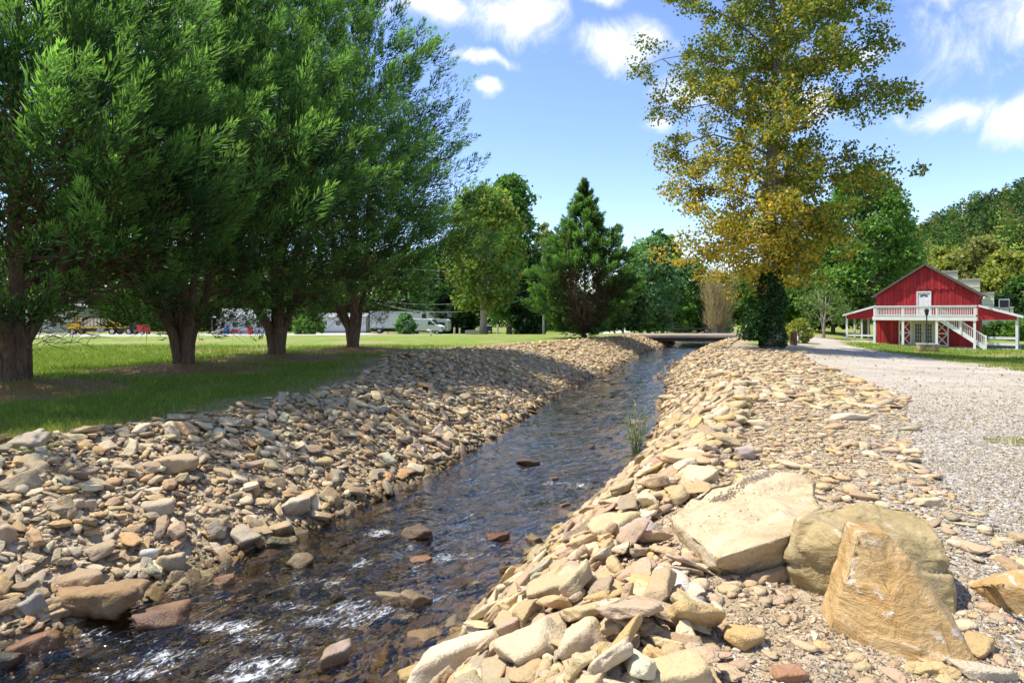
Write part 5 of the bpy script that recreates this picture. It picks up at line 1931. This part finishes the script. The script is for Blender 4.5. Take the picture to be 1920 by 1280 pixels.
def planter():
    X, Y, Z = px(1739, 659)
    p = empty('stone_planter', (X, Y, Z), -rad(20))
    r = random.Random(3)
    hw, hd = .6, .42
    rows = [(0, .17), (.17, .33), (.33, .52)]
    for j, (z0, z1) in enumerate(rows):
        for side in range(4):
            L = hw if side in (0, 2) else hd
            u = -L
            while u < L - .02:
                w = min(r.uniform(.18, .4), L - u)
                t = r.uniform(.16, .22)
                pr = r.uniform(-.02, .03)
                mb = MB()
                if side == 0: mb.box(u + .012, u + w - .012, -hd - pr, -hd + t, z0 - .1 * (j == 0), z1 - .015)
                if side == 2: mb.box(u + .012, u + w - .012, hd - t, hd + pr, z0 - .1 * (j == 0), z1 - .015)
                if side == 1: mb.box(hw - t, hw + pr, u + .012, u + w - .012, z0 - .1 * (j == 0), z1 - .015)
                if side == 3: mb.box(-hw - pr, -hw + t, u + .012, u + w - .012, z0 - .1 * (j == 0), z1 - .015)
                o = part('stone', mb, M['stone'], p)
                c = PAL_L[r.randrange(len(PAL_L))] * r.uniform(.7, 1.1)
                o.color = (*c, 1)
                u += w
    part('cap', MB().box(-hw - .04, hw + .04, -hd - .04, hd + .04, .515, .57), 'concrete', p)
    tag(p, 'low dry stone planter on the grass in front of the red barn', 'planter')
    l = empty('lamp_post', (X - .02, Y + .05, Z + .55))
    part('pole', MB().tube([(0, 0, 0), (0, 0, .15), (0, 0, 2.0)], [.06, .045, .04], 10), 'dark', l)
    part('base', MB().tube([(0, 0, 0), (0, 0, .05), (0, 0, .12)], [.11, .11, .05], 10), 'dark', l)
    h = part('lantern', MB().tube([(0, 0, 2.0), (0, 0, 2.08), (0, 0, 2.36), (0, 0, 2.42), (0, 0, 2.55)], [.05, .1, .15, .17, .02], 6), 'dark', l)
    part('glass', MB().tube([(0, 0, 2.1), (0, 0, 2.34)], [.095, .142], 6), 'glass', h)
    tag(l, 'black lamp post rising from the stone planter', 'lamp post')


planter()


def logs():
    P0 = toW(-6.05, -.45, .16)
    P1 = toW(-3.9, -.4, .2)
    mb = MB()
    r = np.random.RandomState(3)
    path = branch_path((0, 0, 0), np.array(P1) - np.array(P0), -.02, r, 7, .03)
    mb.tube(path, [.24, .22, .2, .18, .17, .16, .17, .12], 9)
    t = obj('fallen_log', mb.mesh('fallen_log', M['bark_pale'], True), None, P0)
    tag(t, 'pale fallen log lying in front of the left lean-to of the barn', 'log')


logs()


# ------------------------------------------------------------------ the bridge and things beyond it
def bridge():
    Y0, Y1 = 50.6, 56.2
    x0, x1 = at(1186, 51), at(1412, 51)
    zt = zat(629, Y0)
    b = empty('bridge', ((x0 + x1) / 2, Y0, zt))
    hw = (x1 - x0) / 2
    n = 46
    r = random.Random(2)
    me = MB().box(-hw / n + .008, hw / n - .008, 0, Y1 - Y0, -.07, 0).mesh('plank', M['wood'])
    for i in range(n):
        shared('plank', me, b, (-hw + (i + .5) * 2 * hw / n, r.uniform(-.03, .03), r.uniform(-.012, .006)))
    part('edge_beam', MB().box(-hw, hw, -.09, -.035, -.16, .03), 'concrete', b)
    for y in (.3, (Y1 - Y0) / 2, Y1 - Y0 - .3):
        g = MB().box(-hw + .2, hw - .2, y - .13, y + .13, -.12, -.09).box(-hw + .2, hw - .2, y - .025, y + .025, -.45, -.12).box(-hw + .2, hw - .2, y - .13, y + .13, -.48, -.45)
        part('girder', g, 'steel', b)
    for s in (-1, 1):
        part('abutment', MB().box(s * (hw - .9) - .45, s * (hw - .9) + .45, .1, Y1 - Y0 - .1, -1.5, -.485), 'concrete', b)
    tag(b, 'low plank bridge with rusty girders crossing the creek', 'bridge')
    # pipe rail on the far side
    f = empty('pipe_rail', (at(1288, 62), 62, tz(at(1288, 62), 62)))
    zz = zat(616.5, 62) - f.location.z
    part('rail', MB().tube([(-2.2, 0, zz), (2.0, .1, zz)], .06, 8), 'dark', f)
    for u in (-2.0, -.35, 1.8):
        part('post', MB().tube([(u, .05, -.3), (u, .05, zz)], .07, 8), 'dark', f)
    tag(f, 'dark pipe rail on posts behind the plank bridge', 'railing')


bridge()


def wood_post(x, y, hpx, d, mat, name, label, r0=.1, r1=.09, cat_='post'):
    X = at(x, d)
    z = tz(X, d)
    top = zat(y - hpx, d) - z
    o = obj(name, MB().tube([(0, 0, -.3), (0, 0, top * .5), (.01, 0, top), (.01, 0, top + .02)], [r0, (r0 + r1) / 2, r1, r1 * .6], 10).mesh(name, M[mat], False), None, (X, d, z))
    tag(o, label, cat_)
    return o


wood_post(1488, 648, 26, 42, 'bark_brown', 'tree_stump', 'dark weathered stump standing beside the ivy covered trunk', .24, .2, 'stump')
wood_post(933, 628, 19, 66, 'palewood', 'wooden_post', 'pale yellowish wooden post right of the dark sign board', .12, .12)
wood_post(907, 628, 18, 65, 'bark_brown', 'wooden_post', 'thin dark brown post left of the dark sign board', .07, .06)
wood_post(852, 626, 12, 78, 'palewood', 'wooden_post', 'short pale post in front of the gap between the two trailers', .13, .12)
wood_post(862, 626, 11, 78, 'palewood', 'wooden_post', 'short pale post in front of the narrow white trailer', .13, .12)


def small_things():
    # dark sign board on a low frame
    d = 65.5
    X = at(918, d)
    z = tz(X, d)
    s = empty('sign_board', (X, d, z))
    b, t = zat(626, d) - z, zat(611, d) - z
    part('panel', MB().box(-.28, .28, -.03, .03, b + .1, t), 'dark', s)
    part('cap', MB().box(-.31, .31, -.05, .05, t + .002, t + .07), 'white', s)
    part('sheet', MB().box(-.15, .1, -.045, -.032, b + .2, b + .33), 'cream', s)
    for u in (-.22, .22):
        part('leg', MB().box(u - .03, u + .03, -.028, .028, -.2, b + .098), 'dark', s)
    tag(s, 'small dark sign board with pale cap at the roadside', 'sign')
    # bent white pipe
    d = 50
    X = at(808, d)
    z = tz(X, d)
    o = obj('vent_pipe', MB().tube([(0, 0, -.2), (0, 0, .3), (-.03, 0, .42), (-.15, 0, .47), (-.32, 0, .46)], .07, 10).mesh('vent_pipe', M['white'], True), None, (X, d, z))
    tag(o, 'white bent pipe sticking out of the lawn in front of the van', 'pipe')
    # mailbox
    d = 92
    X = at(898, d)
    z = tz(X, d)
    mbx = empty('mailbox', (X, d, z))
    part('post', MB().box(-.05, .05, -.05, .05, -.2, .85), 'palewood', mbx)
    part('box', MB().prism([(-.22, .855), (.22, .855), (.22, 1.1), (.13, 1.22), (-.13, 1.22), (-.22, 1.1)], 1, -.25, .25), 'trailer', mbx)
    tag(mbx, 'pale mailbox on a post under the yellow green tree', 'mailbox')
    # utility pole and wires
    d = 82
    X = at(1019, d)
    z = tz(X, d)
    p = empty('utility_pole', (X, d, z))
    top = zat(500, d) - z
    part('pole', MB().tube([(0, 0, -.5), (0, 0, top)], [.17, .11], 10), 'palewood', p)
    part('crossarm', MB().box(-1.1, 1.1, -.16, -.06, top - .7, top - .58), 'wood', p)
    for u in (-1, -.4, .4, 1):
        part('insulator', MB().tube([(u, -.11, top - .58), (u, -.11, top - .42)], [.04, .06], 6), 'trailer', p)
    part('street_light', MB().tube([(0, -.1, top - 2.6), (-.6, -.1, top - 2.4), (-1.1, -.1, top - 2.4)], [.03, .03, .09], 6), 'trailer', p)
    tag(p, 'pale wooden utility pole half hidden by the cone shaped conifer', 'utility pole')
    specs = [((1012, 510), (560, 486), 92, .6, 'topmost wire running left from the utility pole'),
             ((1012, 523), (560, 505), 92, .6, 'second wire running left from the utility pole'),
             ((1014, 536), (700, 560), 96, 1.6, 'sagging thin wire below the street light'),
             ((1016, 549), (700, 566), 88, 2.0, 'lowest thick sagging wire running left from the utility pole')]
    for (xa, ya), (xb, yb), d2, sag, lab in specs:
        a = np.array([X + (xa - 1019) / F * d, d - .12, zat(ya, d)])
        b = np.array([at(xb, d2), d2, zat(yb, d2)])
        pts = []
        for k in range(15):
            t = k / 14
            q = a + (b - a) * t
            q[2] -= sag * 4 * t * (1 - t)
            pts.append(q)
        o = obj('wire', MB().tube(pts, .022 if 'thick' not in lab else .032, 5).mesh('wire', M['grey'], True))
        tag(o, lab, 'wire', 'wires of the utility pole')


small_things()


def wheel(parent, loc, R, w, hub='trailer'):
    t = MB().tube([(0, -w / 2, 0), (0, -w / 2 + .03, 0), (0, w / 2 - .03, 0), (0, w / 2, 0)], [R * .88, R, R, R * .88], 16)
    wl = obj('wheel', t.mesh('wheel', M['black'], False), parent, loc)
    obj('rim', MB().tube([(0, -w / 2 - .012, 0), (0, -w / 2 + .02, 0)], [R * .6, R * .6], 14).mesh('rim', M[hub], False), wl)
    return wl


def van():
    d = 98
    X = at(800, d)
    z = tz(X, d)
    v = empty('van', (X, d, z), rad(-12))
    # side profile, nose to the right
    prof = [(-2.9, .45), (-2.95, 1.2), (-2.85, 2.35), (-2.6, 2.5), (.7, 2.5), (1.0, 2.42), (1.9, 1.55), (2.75, 1.3), (2.95, 1.0), (2.95, .45)]
    body = MB().prism(prof, 1, -.98, .98).mesh('body', M['white'])
    bm = bmesh.new()
    bm.from_mesh(body)
    bmesh.ops.bevel(bm, geom=list(bm.edges), offset=.07, segments=2, affect='EDGES')
    bm.to_mesh(body)
    bm.free()
    bd = obj('body', body, v)
    part('window', MB().prism([(.55, 1.5), (.6, 2.15), (.95, 2.15), (1.6, 1.55)], 1, -1.0, -.97), 'glass', v)
    part('windscreen', MB().prism([(1.1, 2.36), (1.92, 1.58), (1.96, 1.6), (1.14, 2.4)], 1, -.85, .85), 'glass', v)
    part('bumper', MB().box(2.9, 3.03, -.9, .9, .42, .7), 'dark', v)
    part('headlight', MB().box(2.72, 2.97, -.99, -.7, 1.0, 1.2), 'glass', v)
    part('headlight', MB().box(2.72, 2.97, .7, .99, 1.0, 1.2), 'glass', v)
    part('door_handle', MB().box(.42, .6, -1.015, -.985, 1.25, 1.3), 'dark', v)
    part('mirror', MB().box(1.45, 1.6, -1.25, -1.0, 1.5, 1.8), 'dark', v)
    part('sill_trim', MB().box(-2.2, 2.1, -1.0, -.975, .5, .62), 'dark', v)
    for u in (-2.0, 2.05):
        for s in (-.88, .88):
            w = wheel(v, (u, s, .36), .36, .24)
            if s > 0:
                w.rotation_euler = (0, 0, math.pi)
    tag(v, 'white high roofed van parked beside the pink flowered shrub', 'van')
    # camper with rounded window behind the van
    d2 = 103
    X = at(822, d2)
    z = tz(X, d2)
    c = empty('camper', (X, d2, z), rad(-8))
    bm_ = MB().prism([(-2.2, .5), (-2.2, 2.3), (-1.9, 2.5), (1.5, 2.5), (1.9, 2.3), (2.0, .9), (1.7, .5)], 1, -1.0, 1.0)
    part('body', bm_, 'trailer', c)
    part('window', MB().box(.3, 1.4, -1.02, -1.003, 1.4, 2.0), 'glass', c)
    part('ladder_rack', MB().tube([(1.95, -.9, 1.0), (2.3, -.9, 1.7), (2.0, -.9, 2.4)], .04, 6), 'trailer', c)
    for s in (-.88, .88):
        wheel(c, (-.2, s, .34), .34, .2)
    tag(c, 'small white camper with a dark window just behind the white van', 'camper')


van()


def trailers():
    d = 107
    x0, x1 = at(694, d), at(853, d)
    z = tz(x1, d)
    t = empty('box_trailer', ((x0 + x1) / 2, d, z), rad(2))
    hw = (x1 - x0) / 2
    zt, zb = zat(583.5, d) - z, zat(615, d) - z
    bd = part('body', MB().box(-hw, hw, 0, 2.5, zb, zt), 'trailer', t)
    n = 40
    me = MB().box(-.03, .03, -.035, -.002, zb + .15, zt - .12).mesh('rib', M['trailer'])
    for i in range(n):
        u = -hw + (i + .5) * 2 * hw / n
        if u > hw * .3:
            shared('rib', me, bd, (u, 0, 0))
    part('roof_rail', MB().box(-hw, hw, -.04, .05, zt - .1, zt + .04), 'grey', bd)
    part('bottom_rail', MB().box(-hw, hw, -.04, .05, zb - .05, zb + .08), 'grey', bd)
    wx = at(795, d) - (x0 + x1) / 2
    part('window', MB().box(wx - .38, wx + .38, -.03, -.002, zt - 1.35, zt - .45), 'dark', t)
    part('end_door', MB().box(hw + .002, hw + .05, .1, 2.4, zb + .1, zt - .1), 'grey', t)
    for u in (hw - 1.6, hw - 2.8, -hw + 1.6):
        wheel(t, (u, .2, .5), .5, .3, 'grey')
        wheel(t, (u, 2.3, .5), .5, .3, 'grey')
    part('landing_leg', MB().box(-hw + 3, -hw + 3.15, .5, .65, .0, zb), 'dark', t)
    tag(t, 'long ribbed white box trailer with one dark window', 'trailer')
    d = 109
    x0, x1 = at(856, d), at(872, d)
    t = empty('narrow_trailer', ((x0 + x1) / 2, d, tz(x1, d)))
    z = t.location.z
    hw = (x1 - x0) / 2
    zt, zb = zat(587, d) - z, zat(614, d) - z
    part('body', MB().box(-hw, hw, 0, 5, zb, zt), 'trailer', t)
    part('door', MB().box(-hw + .15, -hw + .6, -.03, -.002, zb + .1, zb + 1.3), 'dark', t)
    for s in (-.5, .5):
        wheel(t, (s, .6, .4), .4, .25, 'grey')
    tag(t, 'narrow white trailer end with a dark door right of the long box trailer', 'trailer')
    # low pale wall along the street
    d = 96
    w = obj('low_wall', MB().box(at(872, d), at(912, d), d, d + .3, -2.1, zat(619, d)).mesh('low_wall', M['concrete']))
    tag(w, 'low pale roadside wall under the yellow green tree', 'wall')


trailers()


def yard():
    # stake sided truck
    d = 88
    X = at(188, d)
    z = tz(X, d)
    t = empty('flatbed_truck', (X, d, z), rad(4))
    part('chassis', MB().box(-3.9, 3.3, -.5, .5, .65, .9), 'dark', t)
    bd = part('bed', MB().box(-2.0, 3.5, -1.2, 1.2, .95, 1.15), 'yellow', t)
    for i in range(9):
        u = -1.95 + i * .46
        part('stake', MB().box(u, u + .3, -1.22, -1.17, 1.15, 2.3), 'palewood', bd)
    part('side_panel', MB().box(1.9, 3.5, -1.24, -1.15, 1.16, 2.0), 'yellow', bd)
    part('front_board', MB().box(-2.0, -1.9, -1.2, 1.2, 1.15, 2.4), 'palewood', bd)
    cab = part('cab', MB().prism([(-3.9, .75), (-3.9, 1.5), (-3.5, 1.6), (-3.1, 2.4), (-2.2, 2.4), (-2.2, .75)], 1, -1.1, 1.1), 'yellow', t)
    part('window', MB().prism([(-3.3, 1.65), (-3.0, 2.25), (-2.4, 2.25), (-2.4, 1.65)], 1, -1.13, -1.095), 'glass', cab)
    for u in (-3.1, 2.2):
        for s in (-.95, .95):
            wheel(t, (u, s, .5), .5, .3, 'cream')
    part('mudflap', MB().box(3.1, 3.5, -1.1, -.7, .3, .95), 'dark', t)
    part('toolbox', MB().box(.2, 1.1, -1.15, -.7, .4, .93), 'grey', t)
    tag(t, 'yellow flatbed truck with pale wooden stakes between the first and second cypress trunks', 'truck')
    # red machine with white wheel
    d = 84
    X = at(258, d)
    z = tz(X, d)
    m = empty('garden_tractor', (X, d, z), rad(-6))
    part('body', MB().prism([(.2, .45), (.25, 1.35), (1.3, 1.4), (1.55, 1.0), (1.55, .45)], 1, -.45, .45), 'redpaint', m)
    part('seat', MB().box(-.9, -.3, -.35, .35, 1.0, 1.15).box(-1.0, -.9, -.35, .35, 1.0, 1.6), 'dark', m)
    part('fender', MB().prism([(-1.3, .7), (-1.1, 1.05), (-.2, 1.05), (0, .7)], 1, -.6, .6), 'dark', m)
    part('steering_wheel', MB().tube([(.05, 0, 1.25), (-.1, 0, 1.6)], [.03, .2], 8), 'dark', m)
    for s in (-.55, .55):
        wheel(m, (-.75, s, .5), .5, .3)
        wheel(m, (1.15, s, .3), .3, .2)
    tag(m, 'red and black tractor with white wheel hubs left of the second cypress trunk', 'tractor')
    # grey porch house behind the third tree
    d = 104
    X = at(455, d)
    z = tz(X, d)
    h = empty('porch_house', (X, d, z))
    hw = 4.6
    w = part('wall', MB().box(-hw, hw, 0, 6, -.2, 2.9), 'trailer', h)
    rf = MB().prism([(-.6, 2.85), (3, 4.3), (6.6, 2.85), (6.6, 2.75), (-.6, 2.75)], 0, -hw - .3, hw + .3)
    part('roof', rf, 'grey', h)
    for u in (-3.2, -1.2, .8, 2.8):
        f = part('window', MB().box(u - .5, u + .5, -.05, -.002, 1.0, 2.2), 'white', h)
        part('pane', MB().box(u - .42, u + .42, -.06, -.051, 1.08, 2.12), 'glass', f)
    for u in (-4.4, -2.2, 0, 2.2, 4.4):
        part('porch_post', MB().box(u - .06, u + .06, -1.6, -1.48, -.2, 2.7), 'white', h)
    part('porch_roof', MB().box(-hw - .2, hw + .2, -1.7, -.01, 2.7, 2.8), 'grey', h)
    part('porch_rail', MB().box(-hw, hw, -1.57, -1.5, .75, .85), 'white', h)
    tag(h, 'pale grey house with porch posts between the second and third cypress trunks', 'house')
    for (x, dd, mat, lab, nm, W_, H_) in [(469, 97, 'redpaint', 'red oil tank drum in front of the grey porch house', 'oil_drum', .42, 1.15),
                                          (425, 98, 'bluepaint', 'blue barrel in front of the grey porch house', 'barrel', .4, 1.2)]:
        X = at(x, dd)
        z = tz(X, dd)
        o = obj(nm, MB().tube([(0, 0, 0), (0, 0, .05), (0, 0, H_ * .33), (0, 0, H_ * .36), (0, 0, H_ * .66), (0, 0, H_ * .69), (0, 0, H_ - .05), (0, 0, H_)],
                              [W_ * .96, W_, W_, W_ * 1.05, W_, W_ * 1.05, W_, W_ * .94], 14).mesh(nm, M[mat]), None, (X, dd, z))
        tag(o, lab, 'barrel')
    # excavator bucket like orange mower in the yard
    d = 95
    X = at(440, d)
    z = tz(X, d)
    w = empty('wheelbarrow', (X, d, z), rad(20))
    part('tray', MB().prism([(-.7, .75), (.7, .75), (.45, .3), (-.35, .3)], 1, -.4, .4), 'orange_paint' if 'orange_paint' in M else 'redpaint', w)
    for s in (-.3, .3):
        part('handle', MB().tube([(-1.3, s, .7), (-.3, s, .32), (.9, s * .3, .25)], .03, 6), 'wood', w)
        part('leg', MB().tube([(-.4, s, .3), (-.5, s, 0)], .03, 6), 'dark', w)
    wheel(w, (.9, 0, .22), .22, .1, 'grey')
    tag(w, 'orange red wheelbarrow standing left of the red drum', 'wheelbarrow')
    # white house far left
    d = 116
    X = at(62, d)
    z = tz(X, d)
    h = empty('gabled_house', (X, d, z))
    hw = 6.5
    part('wall', MB().prism([(-hw, -.2), (hw, -.2), (hw, 4.8), (0, 7.4), (-hw, 4.8)], 1, 0, 9), 'cream', h)
    rf = MB()
    for s in (-1, 1):
        rf.prism([(0, 7.62), (0, 7.45), (s * (hw + .5), 4.65), (s * (hw + .5), 4.82)], 1, -.4, 9.4)
    part('roof', rf, 'grey', h)
    for u in (-4, 0, 4):
        for zz in (1.0, 3.2):
            f = part('window', MB().box(u - .55, u + .55, -.06, -.002, zz, zz + 1.4), 'grey', h)
            part('pane', MB().box(u - .45, u + .45, -.075, -.061, zz + .1, zz + 1.3), 'glass', f)
    tag(h, 'cream gabled house showing through the branches of the leftmost cypress', 'house')
    # second white house behind the flowering shrub
    d = 112
    X = at(640, d)
    z = tz(X, d)
    h = empty('mobile_home', (X, d, z))
    part('wall', MB().box(-4.5, 4.5, 0, 4, .3, 3.0), 'trailer', h)
    part('roof', MB().prism([(-.3, 2.95), (2, 3.6), (4.3, 2.95)], 0, -4.7, 4.7), 'grey', h)
    for u in (-3, -.6, 2.4):
        f = part('window', MB().box(u - .5, u + .5, -.05, -.002, 1.3, 2.3), 'white', h)
        part('pane', MB().box(u - .42, u + .42, -.06, -.051, 1.38, 2.22), 'glass', f)
    part('skirting', MB().box(-4.45, 4.45, .05, 3.9, -.3, .3), 'grey', h)
    tag(h, 'low white mobile home behind the fourth cypress trunk', 'house')
    # white camper and house right of the barn
    d = 84
    X = at(1893, d)
    z = -1.1
    h = empty('cottage', (X, d, z), rad(-30))
    part('wall', MB().box(-3, 3, 0, 4, -.2, 2.1), 'white', h)
    part('roof', MB().prism([(-.4, 2.05), (2, 3.0), (4.4, 2.05)], 0, -3.3, 3.3), 'tin', h)
    for u in (-1.8, 0, 1.8):
        f = part('window', MB().box(u - .4, u + .4, -.05, -.002, .8, 1.6), 'grey', h)
        part('pane', MB().box(u - .32, u + .32, -.06, -.051, .88, 1.52), 'glass', f)
    tag(h, 'small white cottage glimpsed through the right lean-to of the barn', 'cottage')


yard()


# ------------------------------------------------------------------ small growth
def reed():
    X, Y, Z = px(1196, 852)
    r = np.random.RandomState(6)
    root = empty('reed', (X, Y, Z))
    st = MB()
    P, Dv, L = [], [], []
    for i in range(16):
        a = r.uniform(0, 6.28)
        top = np.array([math.cos(a) * r.uniform(.05, .34) - .06, math.sin(a) * .25, r.uniform(.55, 1.1)])
        path = branch_path((r.normal() * .06, r.normal() * .06, -.1), top, .06, r, 5, .03)
        st.tube(path, [.011, .01, .008, .007, .005, .003], 5, False)
        for k in range(2, 6):
            for q in range(3):
                P.append(path[k])
                Dv.append(unit(np.array([math.cos(a + r.normal()), math.sin(a + r.normal()), r.uniform(-.1, 1)])))
                L.append(r.uniform(.12, .3))
    st.build('stem', M['leaf_green'], root, True)
    L = np.array(L)
    V, Q = slivers(np.array(P), np.array(Dv), L, L * .045, r)
    obj('leaves', make_mesh('leaves', V, Q, M['leaf'], False, tint=np.repeat(pick('pale', len(L), r), 3, 0)), root)
    tag(root, 'tall thin green reed growing at the edge of the sunlit bank', 'reed')


M['leaf_green'] = simple('stem_green', (.12, .17, .05), .7, .2)
reed()


def weeds():
    r = np.random.RandomState(16)
    for i, (x, y, lab) in enumerate([(1885, 828, 'small flat tuft of weed on the gravel drive near the right edge'),
                                     (1552, 716, 'small grass tuft at the edge between rubble and gravel drive')]):
        X, Y, Z = px(x, y)
        k = 160
        P = np.stack([r.normal(size=k) * .16, r.normal(size=k) * .16, np.full(k, -.005)], -1)
        Dv = unit(np.stack([P[:, 0] * 3, P[:, 1] * 3, r.uniform(.2, .9, k)], -1) + r.normal(size=(k, 3)) * .3)
        L = r.uniform(.05, .13, k)
        V, Q = slivers(P, Dv, L, L * .07, r)
        o = obj('weed_tuft', make_mesh('weed_tuft', V, Q, M['leaf'], False, tint=np.repeat(pick('yellowgreen', k, r), 3, 0)), None, (X, Y, Z))
        tag(o, lab, 'weed')
    # dead leaves blown over the drive and under the tulip tree
    n = 170
    Y = 15 + 24 * r.rand(n)
    X = GBf(Y) - 1 + r.rand(n) * (RBf(Y) - GBf(Y) + 1)
    P = np.stack([X, Y, terrain(X, Y) + .03], -1)
    V, Q = leaf_quads(P, .1, r, .6, 2.5)
    col = pick([(.16, .09, .04), (.1, .055, .03), (.25, .15, .06)], n, r)
    o = obj('fallen_leaves', make_mesh('fallen_leaves', V, Q, M['leaf'], False, tint=np.repeat(col, 4, 0)))
    tag(o, 'brown fallen leaves scattered over the gravel drive', 'leaves', kind='stuff')
    n = 900
    Y = 10 + 26 * r.rand(n)
    X = -13 + 9 * r.rand(n) + (Y - 14) * .25
    keep = zones(X, Y)['grass'] > .4
    X, Y = X[keep], Y[keep]
    V, Q = leaf_quads(np.stack([X, Y, terrain(X, Y) + .05], -1), .075, r, .6, 2.5)
    col = pick([(.3, .17, .07), (.22, .12, .05), (.4, .27, .1)], len(X), r)
    o = obj('fallen_leaves', make_mesh('fallen_leaves', V, Q, M['leaf'], False, tint=np.repeat(col, 4, 0)))
    tag(o, 'small brown leaves lying in the grass under the cypress row', 'leaves', kind='stuff')
    # dark grit washed onto the cream slab
    from mathutils.bvhtree import BVHTree
    slab = bpy.data.objects['boulder']
    bv = BVHTree.FromPolygons([slab.matrix_basis @ v.co for v in slab.data.vertices], [tuple(q.vertices) for q in slab.data.polygons])
    c = Vector(W3(1395, 925, .2))
    e = Vector(W3(1440, 905, .2)) - Vector(W3(1330, 950, .1))
    V, T = [], []
    for k in range(900):
        t, u = r.uniform(-.5, .5), r.normal()
        q = c + e * t + Vector((-e.y, e.x, 0)).normalized() * u * .05 * (1 - abs(t))
        if k > 850:
            q = Vector(W3(r.uniform(1290, 1470), r.uniform(930, 1000), .15))
        hit = bv.ray_cast(Vector((q.x, q.y, 3)), Vector((0, 0, -1)))
        if hit[0] is None:
            continue
        s = r.uniform(.006, .014)
        o_ = np.array([(1, 0, 0), (-1, 0, 0), (0, 1, 0), (0, -1, 0), (0, 0, .7), (0, 0, -.7)]) * s * r.uniform(.6, 1.3, (6, 1)) + np.array(hit[0])
        T += [[len(V) + i for i in f] for f in ((0, 2, 4), (2, 1, 4), (1, 3, 4), (3, 0, 4), (2, 0, 5), (1, 2, 5), (3, 1, 5), (0, 3, 5))]
        V += list(o_)
    V = np.array(V)
    col = np.repeat(pick([(.2, .15, .1), (.3, .23, .15), (.13, .1, .08)], len(V) // 6, r), 6, 0)
    o = obj('grit', make_mesh('grit', V, np.array(T), M['rubble'], False, tint=col))
    tag(o, 'streak of dark grit lying on top of the cream slab boulder', 'grit', kind='stuff')


weeds()
